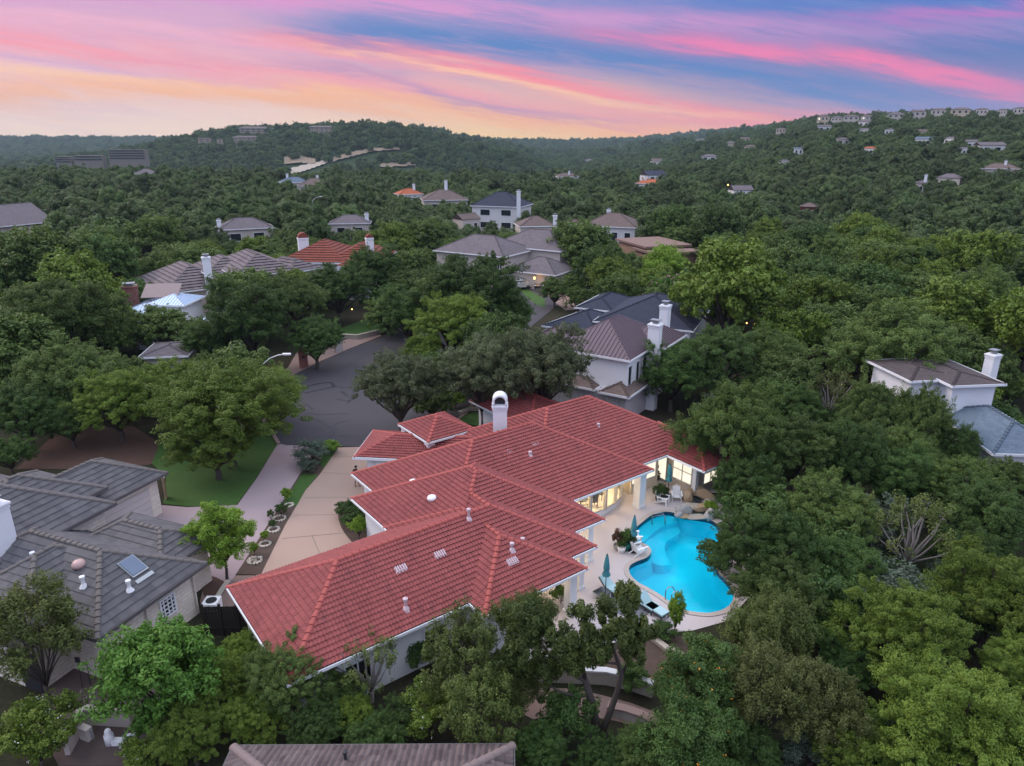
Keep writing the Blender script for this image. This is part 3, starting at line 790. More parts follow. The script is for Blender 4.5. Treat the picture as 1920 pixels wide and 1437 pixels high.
MAIN = main_house()
def lamp(name, loc, e, col=(1, .76, .46), size=.25):
    l = bpy.data.lights.new(name, 'POINT'); l.energy = e; l.color = col; l.shadow_soft_size = size
    o = bpy.data.objects.new(name, l); C.objects.link(o); o.location = loc; return o
lamp('dining_room_light', L3(23.6, 1.35, 2.3), 130); lamp('dining_room_light', L3(26.3, 1.1, 2.3), 90)
lamp('dining_room_light', L3(21.6, 1.1, 2.3), 90)
lamp('porch_light', L3(27.4, 1.6, 2.55), 55); lamp('porch_light', L3(17.0, 5.6, 2.5), 70); lamp('porch_light', L3(15.0, 8.2, 2.6), 50); lamp('porch_light', L3(19.6, 3.8, 2.6), 50)

# dining set inside the bay
def dining():
    t = empty('dining_table', L3(23.6, 1.3, .0), 'round dining table behind the curved bay window', 'table')
    mb = MB(); mb.lathe((0, 0, 0), [(.3, .42), (.3, .46), (.06, .5), (.06, 1.1), (.5, 1.12), (.5, 1.17)], 18); mb.build('pedestal_table', M_WICK, t, local=True)
dining()
def dining_chair(e, s_, rz, label):
    t = empty('dining_chair', L3(e, s_, .42), label, 'chair', 'dining chairs behind the bay window', rz)
    mb = MB(); mb.box((0, 0, .45), (.46, .46, .06)); mb.build('seat', M_WICK, t, local=True)
    mb = MB(); mb.box((0, .22, .78), (.46, .05, .62)); mb.build('backrest', M_WICK, t, local=True)
    for x in (-.2, .2):
        for y in (-.2, .2): mb = MB(); mb.box((x, y, .21), (.04, .04, .42)); mb.build('leg', M_WICK, t, local=True)
dining_chair(22.7, 1.3, R(-50), 'dark dining chair left of the round table behind the bay window')
dining_chair(24.4, 1.75, R(200), 'dark dining chair with its back to the bay window')
dining_chair(25.6, 1.2, R(60), 'dark dining chair standing apart at the right end of the bay window')

# ------------------------------------------------------------------ grey-tiled neighbour on the left
M_GUTD = plain('grey_gutter', srgb(88, 86, 88), .6, 3, .1)
GREYM = [M_GREYT, M_GREYCAP, M_UNDER]
def grey_house():
    a = R(68.3); A = np.array([math.cos(a), math.sin(a)]); B = np.array([-A[1], A[0]])   # A along the right-hand eaves, B to the left
    N = at(182, 1200, 3)[:2]
    root = empty('grey_tile_house', (*(N + A * 8 + B * 5), 0), 'pale brick house with grey flat tile roofs at the left, skylight on its nearest hip', 'house')
    def blk(o, L, W, ze, pitch=.59, hips=(1, 1)): return roof_block(root, o, A, L, W, ze, pitch, 'flat_tile', GREYM, hips, gable_mat=M_LIME, fm=M_GUTD)
    def wl(o, L, W, z1, i=.5): return wall(root, [o + A * i + B * i, o + A * (L - i) + B * i, o + A * (L - i) + B * (W - i), o + A * i + B * (W - i)], -.5, z1 - .1, M_LIME)
    blk(N, 6.76, 12, 3.); wl(N, 6.76, 12, 3.)
    W_ = at(120, 1180, 3)[:2]
    o2 = W_ - A * 1.7 + B * .35
    blk(o2, 8, 7, 2.98); wl(o2, 8, 7, 2.98)
    p1, p2 = at(35, 1040, 4)[:2], at(192, 957, 4)[:2]
    o3 = p2 - A * 9.2
    o3 = p2 + A * .9 - A * 10.2
    blk(o3, 10.2, 12, 4.); wl(o3, 10.2, 12, 4.)
    e3 = at(200, 915, 4)[:2]
    o4 = e3 - A * 7.0; blk(o4, 7.0, 6.4, 4.0, .55); wl(o4, 7.0, 6.4, 4.0)
    g = at(313, 887, 3)[:2]
    o5 = g - A * 9.0; blk(o5, 9.0, 6.2, 3.0, .55); wl(o5, 9.0, 6.2, 3.0)
    # low link roof in front of the garage court
    l2 = at(335, 1040, 3)[:2]; o6 = l2 - A * 0 + B * .2
    o6 = N + A * 5.2 + B * 1.6
    blk(o6, 4.2, 7, 2.97, .5); wl(o6, 4.2, 7, 2.97)
    # garage door
    mb = MB(); gd = o5 + A * 4.9 + B * .46
    for i in range(5): mb.box((gd[0], gd[1], .26 + i * .46), (5.6, .08, .44), a)
    mb.build('garage_door', M_DOORC, root)
    # skylight, sun dome, vents
    def slope_r(u, v, ze=3.):
        z = ze
        for _ in range(30):
            q = at(u, v, z)[:2] - N; z = ze + (q @ B) * .59 + .1
        return at(u, v, z)
    sl_ = math.atan(.59)
    p = slope_r(249, 1063)
    sm = Matrix.Rotation(a, 3, 'Z') @ Matrix.Rotation(sl_, 3, 'X')
    def slab(c, sx, sy, sz, m_, name, par):
        mb = MB(); vs = [Vector(c) + sm @ Vector((x * sx / 2, y * sy / 2, z * sz / 2)) for x, y, z in ((-1, -1, -1), (1, -1, -1), (1, 1, -1), (-1, 1, -1), (-1, -1, 1), (1, -1, 1), (1, 1, 1), (-1, 1, 1))]
        mb.add(vs, [(0, 3, 2, 1), (4, 5, 6, 7), (0, 1, 5, 4), (1, 2, 6, 5), (2, 3, 7, 6), (3, 0, 4, 7)])
        return mb.build(name, m_, par)
    sk = slab(p, .95, 1.15, .16, M_GALV, 'skylight', root)
    slab(p + np.array([0, 0, .05]), 0.84, 1.02, .16, M_BLUEGL, 'pane', sk)
    q = p + np.array(sm @ Vector((0, -.85, -.03))); slab(q, 1.05, .22, .08, M_GALV, 'flashing', sk)
    def front_z(u, v):
        z = 3.
        for _ in range(30):
            q = at(u, v, z)[:2] - N; z = 3 + (q @ A) * .59 + .08
        return at(u, v, z)
    p = front_z(148, 1059); mb = MB(); mb.lathe(tuple(p - np.array([0, 0, .1])), [(.34, 0), (.34, .16), (.26, .3), (.12, .36), (.02, .37)], 14); mb.build('roof_dome', M_PINKD, root, True)
    for (u, v), f in (((157, 1098), front_z), ((64, 1052), front_z), ((243, 1105), slope_r)):
        p = f(u, v); mb = MB(); mb.lathe(tuple(p - np.array([0, 0, .1])), [(.22, 0), (.1, .2), (.08, .25), (.08, .5), (.13, .52), (.13, .62), (.03, .66)], 10); mb.build('vent_pipe', M_STUCCO, root)
    # glass-block window and patio opening
    c = N + A * 4.35 + B * .5
    window(root, (*c, 1.75), -B, 1.0, 1.2, M_DARKGL, M_STUCCO, 3, 4)
    c = o2 + A * .5 + B * .9
    mb = MB(); mb.box((*c, 1.1), (.06, 1.2, 2.2), a); mb.build('door', M_DARK, root)
    for t in (.6, 3.0, 6.1):
        c = N + A * t + B * .42; mb = MB(); mb.tube([(*c, 2.85), (*c, .1)], .045, 6); mb.build('downspout', M_BEIGE, root)
    x, y = at(10, 1010, 5)[:2]
    chimney(root, x - .6, y, 0, 7.0, 1.5, 1.3, a, M_STUCCO)
    return root
M_DOORC = plain('garage_door_paint', (.50, .46, .45), .6, 2, .05)
M_PINKD = plain('pink_dome', (.45, .30, .28), .3, 3, .1)
grey_house()

# the tiled roof directly below the camera
def under_house():
    a = at(438, 1402, 3); b = at(962, 1399, 3)
    root = empty('barrel_tile_house', (*((a + b)[:2] / 2 - np.array([0, 6])), 0), 'weathered brown barrel tile roof cut off by the bottom edge', 'house')
    d = (b - a)[:2]; L = np.linalg.norm(d); d /= L
    P = a[:2] + np.array([d[1], -d[0]]) * 12
    roof_block(root, P, d, L, 12, 3.0, .42, 'barrel', [M_BRNT, M_BRNCAP, M_UNDER], cap_r=.16, fm=M_GUTD)
    n = np.array([-d[1], d[0]])
    wall(root, [P + d * .5 + n * .5, P + d * (L - .5) + n * .5, P + d * (L - .5) + n * 11.5, P + d * .5 + n * 11.5], -1.5, 2.9, M_LIME)
    p = at(648, 1423, 3.6); mb = MB(); mb.lathe((p[0], p[1], 3.4), [(.12, 0), (.06, .1), (.06, .45), (.1, .47), (.1, .55), (.02, .58)], 8); mb.build('vent_pipe', M_DARK, root)
under_house()

# ------------------------------------------------------------------ keep-clear photo windows (u0, v0, u1, v1, distance): no scattered tree may hide what stands there
KEEP = []
def keep(u0, v0, u1, v1, d): KEEP.append((u0, v0, u1, v1, d))
FOOT = []                              # footprints (x, y, radius) no scattered tree may stand in
def foot(x, y, r): FOOT.append((x, y, r))

# ------------------------------------------------------------------ neighbours in the middle distance
WG = [M_DARKGL]
def ztop(x, y, vt):
    z = 0.
    while proj((x, y, z))[1] > vt: z += .05
    return z
def brown_house():
    n0 = at(1181, 677.5, 6)[:2]; a = R(57.4); A = np.array([math.cos(a), math.sin(a)]); B = np.array([-A[1], A[0]])
    root = empty('brown_metal_roof_house', (*(n0 + A * 5 + B * 4), 0), 'two-storey white house with brown standing seam metal roof behind the red roofs', 'house')
    seam = [M_SEAMB, M_SEAMB, M_UNDER]
    roof_block(root, n0, A, 11, 8.6, 6.0, .55, 'seam', seam, cap_r=.08)
    roof_block(root, n0 + A * 5.5 - B * 1.2, A, 6, 5, 6.02, .62, 'seam', seam, cap_r=.08)
    i = .35
    wall(root, [n0 + A * i + B * i, n0 + A * 10.6 + B * i, n0 + A * 10.6 + B * 8.2, n0 + A * i + B * 8.2], -.5, 5.85)
    for t in (.9, 2.7, 4.3):
        c = n0 + A * t + B * i; window(root, (*c, 4.3), -B, .9, 2.0, M_DARKGL, M_TRIM, 0, 0)
    shg = [M_SHB, M_SHB, M_UNDER]
    roof_block(root, n0 - A * 1.2 - B * .6, A, 8.0, 3.0, 2.95, .5, 'shingle', shg)
    roof_block(root, n0 - A * 1.0 + B * 3.0, A, 6.0, 9, 2.97, .5, 'shingle', shg)
    wall(root, [n0 - A * .6, n0 + A * 6 - B * .2, n0 + A * 6 + B * 12, n0 - A * .6 + B * 11.6], -.5, 2.85, M_BRICKW)
    l = at(985, 645, 3)[:2]; r = at(1078, 657, 3)[:2]; d = (r - l); L = np.linalg.norm(d); d /= L; n = np.array([-d[1], d[0]])
    roof_block(root, l, d, L, 6.5, 3.2, .5, 'seam', seam, cap_r=.08)
    wall(root, [l + d * .4 + n * .4, r - d * .4 + n * .4, r - d * .4 + n * 6, l + d * .4 + n * 6], -.5, 3.05)
    x, y = n0 + A * 4.6 - B * .45
    chimney(root, x, y, 0, ztop(x, y, 607), .85, 1.1, a, M_STUCCO)
    x, y = n0 + A * 10.9 + B * 1.0
    chimney(root, x, y, 0, ztop(x, y, 572), .9, .9, a, M_STUCCO)
    keep(1065, 595, 1225, 765, 74); foot(*(n0 + A * 5 + B * 4), 9)
brown_house()

def multi(name, label, blocks, rmats, style, wallm, pitch=.5, chim=(), kp=None, cat='house', cap_r=.12, extra=None):
    """house of several hip blocks, each from its front eave in the photo: (pl, pr, ze, depth, wins)"""
    p0 = at(*blocks[0][0], blocks[0][2]); p1 = at(*blocks[0][1], blocks[0][2])
    root = empty(name, (*(p0 + p1)[:2] / 2, 0), label, cat)
    for pl, pr, ze, depth, wins in blocks:
        a = at(*pl, ze)[:2]; b = at(*pr, ze)[:2]
        d = b - a; L = np.linalg.norm(d); d /= L; n = np.array([-d[1], d[0]])
        roof_block(root, a, d, L, depth, ze, pitch, style, rmats, cap_r=cap_r)
        o = .45
        wall(root, [a + d * o + n * o, b - d * o + n * o, b - d * o + n * (depth - o), a + d * o + n * (depth - o)], -1, ze - .12, wallm)
        for sd_, t, zc, w, h, pane in wins:
            if sd_ == 'f': q = a + d * (o + t * (L - 2 * o)) + n * o; fd = -n
            elif sd_ == 'r': q = b - d * o + n * (o + t * (depth - 2 * o)); fd = d
            else: q = a + d * o + n * (o + t * (depth - 2 * o)); fd = -d
            window(root, (*q, zc), fd, w, h, pane, M_TRIM)
        foot(*((a + b) / 2 + n * depth / 2), max(L, depth) * .55)
    for (u, v, z, vt, w, m_, cap, cm) in chim:
        p = at(u, v, z); z1 = z
        while proj((p[0], p[1], z1))[1] > vt and z1 < z + 8: z1 += .05
        chimney(root, p[0], p[1], z - 3, z1, w, w * .9, .4, m_, cap, cm)
    if kp: keep(*kp)
    return root
multi('black_shingle_house', 'low white house with near-black shingle roofs behind the brown metal roof',
      [((1016, 611), (1122, 629), 3., 9, ()), ((1112, 603), (1300, 622), 4., 14, (('f', .7, 2.2, 1.4, 1.4, M_DARKGL),)), ((1078, 577), (1150, 585), 4.2, 9, ())],
      [M_SHK, M_SHK, M_UNDER], 'shingle', M_STUCCO, .42, kp=(1022, 552, 1310, 622, 88))
multi('grey_shingle_house', 'two-storey pale house under a long mid-grey shingle hip roof, left of its twin',
      [((812, 470), (945, 483), 5.6, 11, (('f', .82, 4.2, 1.5, 1.7, M_DARKGL), ('f', .95, 4.2, 1.0, 1.7, M_DARKGL)))],
      [M_SHG, M_SHG, M_UNDER], 'shingle', M_BEIGE, .5, kp=(815, 440, 943, 490, 125))
multi('dark_shingle_house', 'two-storey beige house with dark grey hip roof and a front garage wing with lit lamps',
      [((919, 460), (1052, 472), 6., 11, (('f', .16, 4.4, 1.0, 1.6, M_DARKGL), ('f', .42, 4.4, 1.6, 1.8, M_DARKGL))), ((948, 507), (1042, 517), 3., 8.5, ())],
      [M_SHG, M_SHG, M_UNDER], 'shingle', M_BEIGE, .52, kp=(922, 440, 1050, 542, 122))
multi('mauve_tile_house', 'large house under many mauve-grey tile hips, between silver and rust-red roofs',
      [((306, 552), (455, 534), 4.2, 16, ()), ((386, 515), (480, 506), 6.2, 10, (('f', .8, 4.6, 1.2, 1.2, M_LITY),)), ((440, 520), (562, 508), 6.6, 15, ()), ((545, 512), (606, 502), 6.0, 9, ())],
      [M_MAUVET, M_GREYCAP, M_UNDER], 'big_tile', M_BEIGE, .5, chim=((391, 520, 6.5, 482, 1.1, M_STUCCO, 'flat', None),), kp=(315, 462, 600, 520, 98))
multi('metal_roof_house', 'house with shiny silver standing seam roofs and solar panels beside the mauve tile roof',
      [((222, 590), (318, 588), 3.6, 7.5, ()), ((270, 573), (345, 574), 4.6, 6, (('f', .4, 3.8, 1.2, 1.0, M_DARKGL),)), ((245, 615), (330, 612), 3., 4, ()), ((375, 600), (470, 600), 4., 8, ())],
      [M_SEAMS, M_SEAMS, M_UNDER], 'seam', M_STUCCO, .36, chim=((246, 562, 4.5, 536, 1.9, M_BRICKR, 'flat', None),), kp=(232, 545, 338, 600, 90), cap_r=.07)
def solar(par, u, v, z, w, h, rz, tilt):
    p = at(u, v, z); mb = MB(); mb.box(tuple(p), (w, h, .08), rz, 0, (tilt, 'X')); mb.build('solar_panel', M_SOLARB, par)
M_SOLARB = plain('bronze_solar', srgb(128, 112, 112), .4, 2, .1)
solar(bpy.data.objects['metal_roof_house'], 303, 545, 5.9, 4.6, 3.2, .15, R(24))
multi('rust_tile_house', 'house with rust-red tile hips and two red-capped white chimneys beyond the mauve roof',
      [((520, 492), (650, 494), 5.8, 13, ()), ((612, 492), (722, 492), 5.8, 12, ()), ((632, 500), (690, 500), 5.6, 6, ())],
      [M_RUST, M_RUST, M_UNDER], 'big_tile', M_STUCCO, .5, chim=((569, 462, 7.5, 446, 1.7, M_STUCCO, 'barrel', M_RUST), (694, 472, 7., 446, 1.2, M_STUCCO, 'barrel', M_RUST)), kp=(537, 440, 702, 486, 120))
multi('white_stucco_house', 'tall white stucco house with brown shingle roof and white chimney at the right edge',
      [((1708, 716), (1808, 711), 6., 6, ()), ((1786, 725), (1886, 721), 6.02, 7.5, ())],
      [M_SHD, M_SHD, M_UNDER], 'shingle', M_STUCCO, .17, chim=((1857, 692, 6., 664, .9, M_STUCCO, 'flat', None),), kp=(1685, 690, 1882, 795, 56))
multi('slate_roof_house', 'slate-blue shingle roof half hidden by trees at the right edge',
      [((1862, 852), (2010, 855), 3., 9, ())], [M_SHS, M_SHS, M_UNDER], 'shingle', M_STUCCO, .55, kp=(1850, 785, 1920, 845, 45))
multi('grey_ranch_house', 'low pale house with grey shingles behind the tall tree at the right edge',
      [((1872, 612), (1990, 608), 3., 11, (('f', .28, 1.6, 1.5, 1.5, M_DARKGL),))], [M_SHG, M_SHG, M_UNDER], 'shingle', M_BEIGE, .5, kp=(1885, 550, 1920, 640, 85))
multi('grey_shed', 'small grey-roofed garage with white parapet beneath the oaks at the left',
      [((258, 672), (352, 668), 2.8, 6, ())], [M_SHG, M_SHG, M_UNDER], 'shingle', M_BEIGE, .25, kp=(272, 640, 345, 672, 78))
def flat_house():
    root = empty('flat_roof_house', (*at(1260, 465, 4)[:2], 0), 'low modern brown house with flat roofs among trees right of centre', 'house')
    for i, (pl, pr, z, dp) in enumerate((((1213, 462), (1290, 458), 5., 12), ((1232, 475), (1310, 470), 4.3, 8))):
        a = at(*pl, z)[:2]; b = at(*pr, z)[:2]; d = b - a; L = np.linalg.norm(d); d /= L; n = np.array([-d[1], d[0]])
        wall(root, [a, b, b + n * dp, a + n * dp], -1, z - .4, M_TANW)
        mb = MB(); mb.prism([a - d * .6 - n * .6, b + d * .6 - n * .6, b + d * .6 + n * (dp + .6), a - d * .6 + n * (dp + .6)], z - .4, z); mb.build('roof', M_TANR, root)
        foot(*((a + b) / 2 + n * dp / 2), 9)
    keep(1216, 440, 1300, 466, 150)
M_TANW = plain('tan_wall', srgb(140, 112, 98), .8, 2, .1); M_TANR = plain('tan_roof', srgb(120, 98, 90), .8, 1, .15)
flat_house()

def far_house(u, v, wpx, hz, label, roofm, wallm, rot=0., depth=.7, name='hillside_house', group=None, style='shingle', gable=False, chim=None, wins=2, cat='house', pitch=.5, lit=False, storeys=1, vis=.15, crest=False):
    """house seen far off: (u, v) is the middle of its front eave in the photo, wpx its width there"""
    g = hit(u, v, hz)
    if crest:
        d_ = ray(u, 262); a_ = d_[0] / d_[1]; best = max(np.arange(450, 900, 6.), key=lambda y: (th(a_ * y, y) + 8 - H) / y)
        g = (a_ * best, best, th(a_ * best, best))
    if g is None: print('no hit', label); return
    x, y, z0 = g; dist = math.hypot(x, y)
    Lm = wpx * dist / F / max(.5, math.cos(rot)); Dm = Lm * depth
    va = math.atan2(-x, y)
    d = np.array([math.cos(va + rot), math.sin(va + rot)]); n = np.array([-d[1], d[0]])
    ze = z0 + hz
    a = np.array([x, y]) - d * Lm / 2
    root = empty(name, (*(np.array([x, y]) + n * Dm / 2), z0), label, cat, group)
    big = wpx > 34
    if big or True:
        roof_block(root, a, d, Lm, Dm, ze, pitch, style, roofm, (0, 0) if gable else (1, 1), over_fascia=big, gable_mat=wallm)
        o = .03 * Lm
        wall(root, [a + d * o + n * o, a + d * (Lm - o) + n * o, a + d * (Lm - o) + n * (Dm - o), a + d * o + n * (Dm - o)], z0 - 6, ze - .1, wallm)
        for s in range(storeys):
            for k in range(wins):
                c = a + d * Lm * (k + .7) / (wins + .4) + n * o
                window(root, (*c, z0 + hz * (s + .5) / storeys), -n, Lm * .5 / (wins + .5), hz / storeys * .5, M_LITW if lit and k == 0 else M_DARKGL, M_TRIM, 0, 0)
        if chim:
            c = a + d * Lm * chim[0] + n * Dm * chim[1]
            chimney(root, c[0], c[1], z0, ze + chim[2], max(1., Lm * .07), max(1., Lm * .06), va, M_STUCCO)
    if crest: u, v = proj((g[0], g[1], ze))[:2]
    keep(u - wpx * .42, v - wpx * Dm / Lm * pitch * .3, u + wpx * .42, v + hz * F / dist * vis, dist - 1)
    foot(*(np.array([x, y]) + n * Dm / 2), Lm * .6)
    return root
G_, B_, K_, S_ = [M_SHG] * 2 + [M_UNDER], [M_SHB] * 2 + [M_UNDER], [M_SHK] * 2 + [M_UNDER], [M_SHS] * 2 + [M_UNDER]
M_ORT = shingle_mat('orange_tile', srgb(150, 84, 58), srgb(176, 104, 74)); OR_ = [M_ORT] * 2 + [M_UNDER]
M_FARW = plain('far_white_wall', (.62, .61, .60), .8, 1, .06); M_FART = plain('far_tan_wall', (.45, .37, .28), .8, 1, .1)
far_house(20, 424, 120, 4, 'grey gabled house at the left edge among dark trees', G_, M_BEIGE, .5, .8, gable=True, wins=0)
far_house(463, 430, 92, 4, 'grey hip-roofed house among trees above the mauve tile roof', G_, M_BEIGE, .1, .7, chim=(.05, .5, 2))
far_house(655, 420, 74, 4, 'grey-roofed house beside the tall street lamp behind the rust-red roof', G_, M_BEIGE, -.1, .7, chim=(.9, .4, 2.2))
far_house(836, 376, 84, 5, 'brown-grey hip roof beyond the trees, left of the navy-roofed white house', B_, M_BEIGE, .1, .8, chim=(.55, .5, 6.2))
far_house(928, 388, 92, 7, 'white two-storey house with navy slate roofs and tall white chimney', K_, M_FARW, -.35, .8, chim=(.97, -.02, 4.4), storeys=2, pitch=.6, vis=.45)
far_house(1010, 425, 70, 5, 'brown hip-roofed house beside the navy-roofed house', B_, M_BEIGE, .2, .9, chim=(.95, .1, 2.5))
far_house(1140, 426, 102, 5, 'white house with brown hip roof carrying solar panels', B_, M_FARW, -.25, .8, chim=(.38, .6, 3.4), wins=4, vis=.5)
far_house(1078, 421, 30, 5.5, 'small brown pyramid-roofed wing left of the solar-panelled house', B_, M_FARW, 0, 1)
far_house(1070, 440, 40, 4, 'brown tiled cottage roof below the pyramid-roofed wing', B_, M_FARW, .3, .8)
far_house(885, 412, 34, 4, 'brown gabled roof peeping between dark crowns left of the white chimney', B_, M_BEIGE, .6, .9, gable=True)
far_house(555, 343, 48, 5, 'blue-grey roofed house near the pale highway', S_, M_BEIGE, .2, .7, chim=(.3, .6, 3.5))
far_house(590, 349, 58, 5, 'brown-grey hip roof right of the blue-grey roof by the highway', B_, M_BEIGE, 0, .8, chim=(.6, .6, 3.8))
far_house(275, 326, 36, 5, 'lone grey roof in the dark wood at the far left', G_, M_BEIGE, 0, .8)
far_house(772, 365, 44, 5, 'small orange-roofed house with white chimney left of the brown-grey hip roof', OR_, M_FARW, .3, .8, chim=(.7, .4, 3.5))
far_house(1068, 332, 40, 5, 'tan-roofed house with white chimney on the lower slope', B_, M_FARW, .4, .6, chim=(.55, .3, 3))
far_house(1232, 329, 34, 7, 'white gabled house with navy roof above the orange roof', K_, M_FARW, .5, .8, gable=True, storeys=2)
far_house(1213, 345, 42, 5, 'long orange-roofed house with white end wall on the slope', OR_, M_FARW, -.5, .6, chim=(.3, .4, 3))
far_house(1233, 303, 20, 5, 'small pale gabled house above the navy-roofed one', B_, M_FARW, .2, .9, gable=True)
far_house(1106, 302, 16, 5, 'tiny grey house at the crest of the near wood', G_, M_FARW, .2, .9)
far_house(1395, 357, 34, 5, 'white gable with grey roof beside an orange lamp on the slope', G_, M_FARW, .4, .8, gable=True)
far_house(1517, 389, 30, 4, 'dark red timber house with a glowing lamp in deep trees', B_, plain('dark_red_wall', (.10, .03, .02), .8), 0, .8, lit=True)
far_house(1735, 345, 24, 4, 'grey cottage with white chimney below the right ridge', G_, M_BEIGE, .2, .8, chim=(.5, .2, 3))
far_house(1778, 334, 34, 4, 'low mauve-roofed house on the right slope', G_, M_BEIGE, -.2, .7)
far_house(1876, 317, 50, 5, 'wide brown-roofed house with tan chimney at the right slope', B_, M_BEIGE, 0, .6, chim=(.6, .4, 3))
hs = [(1312, 264, 26, 'white arched villa at the left end of the right ridge', B_, M_FARW), (1398, 260, 16, 'tan cottage under the right ridge crest', B_, M_FART), (1406, 275, 20, 'tan flat-fronted house below the tan cottage', B_, M_FART),
      (1330, 294, 30, 'grey-roofed pair of white walls low on the ridge foot', G_, M_FARW), (1498, 279, 16, 'bright white metal-roofed shed in the ridge wood', S_, M_FARW), (1472, 302, 16, 'pale house with white stack beside a lime tree', G_, M_FARW),
      (1620, 229, 18, 'white two-gabled house just under the crest', G_, M_FARW), (1620, 243, 14, 'white terrace house beneath the two-gabled house', G_, M_FARW), (1547, 238, 22, 'low white house left of the two-gabled house', G_, M_FARW),
      (1628, 279, 20, 'reddish-roofed white house mid slope', OR_, M_FARW), (1668, 244, 14, 'tall white narrow house under the crest', G_, M_FARW), (1733, 261, 26, 'grey-blue house mid right slope', S_, M_FARW),
      (1780, 260, 16, 'white steep-gabled house mid right slope', G_, M_FARW), (1827, 266, 24, 'white house left of the bright white villa', G_, M_FARW), (1863, 273, 34, 'bright white many-gabled villa on the right slope', G_, M_FARW),
      (1805, 279, 14, 'small white box house below the steep-gabled house', G_, M_FARW), (1583, 262, 20, 'dim grey roof in the middle of the ridge wood', G_, M_BEIGE), (1728, 246, 18, 'tan row house under the crest houses', B_, M_FART)]
for u, v, w, lb, rm, wm in hs: far_house(u, v, w, 4, lb, rm, wm, random.uniform(-.5, .5), .6, vis=.75, pitch=.4, gable=random.random() < .5, group='houses scattered on the right slope')
cr = [(1370, 248, 18, 'tan hip-roofed house at the low left end of the crest row'), (1462, 231, 22, 'tan house on the crest left of the clustered row'), (1538, 215, 26, 'lit tan house at the left of the crest cluster'), (1563, 209, 24, 'brown-roofed crest house second in the cluster'),
      (1590, 214, 34, 'flat pale crest house with two pavilions'), (1620, 208, 24, 'brown crest house with warm lit front'), (1673, 213, 34, 'pale double-wing crest house'), (1712, 210, 34, 'white-balconied crest house with brown roof'),
      (1750, 214, 28, 'grey crest house between the balconied pair'), (1790, 211, 36, 'cream crest house with long balcony'), (1830, 207, 22, 'gabled crest house right of the long balcony'), (1868, 209, 16, 'small hidden crest house near the right edge'), (1900, 207, 22, 'crest house at the right edge of the photo')]
for i, (u, v, w, lb) in enumerate(cr): far_house(u, v, w * .74, random.uniform(6.5, 9), lb, B_ if i % 3 else G_, M_FART if i in (0, 1, 2, 9) else M_BEIGE, random.uniform(-.2, .2), .6, group='houses along the crest', storeys=2, wins=3, lit=i in (2, 5), pitch=.35, vis=.95, crest=True)
ap = [(480, 241, 56, 9, 'largest tan apartment block on the flat-topped hill', 6), (535, 235, 34, 7, 'grey-roofed apartment block behind the largest one', 4), (603, 239, 42, 8, 'right-hand tan apartment block on the flat-topped hill', 5), (450, 232, 54, 7, 'long low apartment block at the hill top edge', 6), (462, 258, 44, 7, 'apartment block stepping down the hill slope', 6), (383, 261, 22, 8, 'small pavilion left of the stepped apartment block', 2), (412, 263, 10, 8, 'cream tower beside the stepped apartment block', 1)]
M_APT = plain('apartment_tan', (.30, .24, .18), .8, 1, .12)
for u, v, w, h, lb, k in ap: far_house(u, v, w, h, lb, B_, M_APT, random.uniform(-.2, .2), .35, name='apartment_block', group='apartment blocks on the flat-topped hill', cat='apartment block', storeys=3, wins=k, pitch=.3, vis=.85)
M_OFF = plain('office_grey', srgb(120, 112, 104), .7, 1, .1)
for u, v, w, h, lb, st in ((117, 294, 28, 7, 'low dark office block at the far left edge of the valley', 3), (164, 292, 52, 6, 'pale low office block left of the stepped office', 2), (236, 281, 66, 11, 'stepped four-storey office block in the far left valley', 4)):
    d_ = ray(u, v); g = np.array([0, 0, H]) + d_ * (860 / d_[1]) - np.array([0, 0, h])
    if g is not None:
        dist = 860; Lm = w * dist / F; a = g[:2] - np.array([Lm / 2, 0])
        root = empty('office_block', tuple(g), lb, 'office block', 'offices in the valley')
        wall(root, [a, a + [Lm, 0], a + [Lm, 8], a + [0, 8]], g[2] - 8, g[2] + h, M_OFF)
        for s in range(st):
            mb = MB(); mb.box((a[0] + Lm / 2, a[1] - .2, g[2] + h * (s + .55) / st), (Lm * .94, .5, h / st * .42)); mb.build('window_band', M_DARKGL, root)
        keep(u - w / 2, v, u + w / 2, v + h * F / dist * .8, dist)
g = hit(1053, 262, 0.)
if g is not None:
    dist = math.hypot(g[0], g[1]); s = dist / F
    root = empty('hilltop_tower', tuple(g), 'pale slab building alone on the far horizon ridge', 'building')
    wall(root, [g[:2] + [-4 * s, 0], g[:2] + [4 * s, 0], g[:2] + [4 * s, 20], g[:2] + [-4 * s, 20]], g[2] - 10, g[2] + 13 * s, M_FARW)
    for i in range(4):
        mb = MB(); mb.box((g[0], g[1] - .3, g[2] + (3 + 2.6 * i) * s), (7 * s, .5, 1.1 * s)); mb.build('window_band', M_OFF, root)

def drape(name, top, bot, m_, lift, kind='structure'):
    """band of ground between two photo polylines, laid on the terrain"""
    mb = MB(); n = 24; vs = []
    for q in (top, bot):
        us = np.linspace(q[0][0], q[-1][0], n); vv = np.interp(us, [p[0] for p in q], [p[1] for p in q])
        for u, v in zip(us, vv):
            g = hit(u, v); vs.append((g[0], g[1], g[2] + lift))
    mb.add(vs, [(n + i, n + i + 1, i + 1, i) for i in range(n - 1)])
    o = mb.build(name, m_); o['kind'] = kind; return o
M_CUT = plain('limestone_cut', srgb(128, 114, 98), .9, .05, .25, s2=.4); M_HWY = plain('pale_highway', srgb(160, 150, 138), .9, .02, .1)
drape('rock_cut', [(533, 300), (560, 297), (592, 303)], [(533, 312), (560, 310), (592, 312)], M_CUT, 2.5)
drape('highway', [(545, 320), (580, 311), (615, 304)], [(545, 332), (580, 322), (615, 309)], M_HWY, 2.)
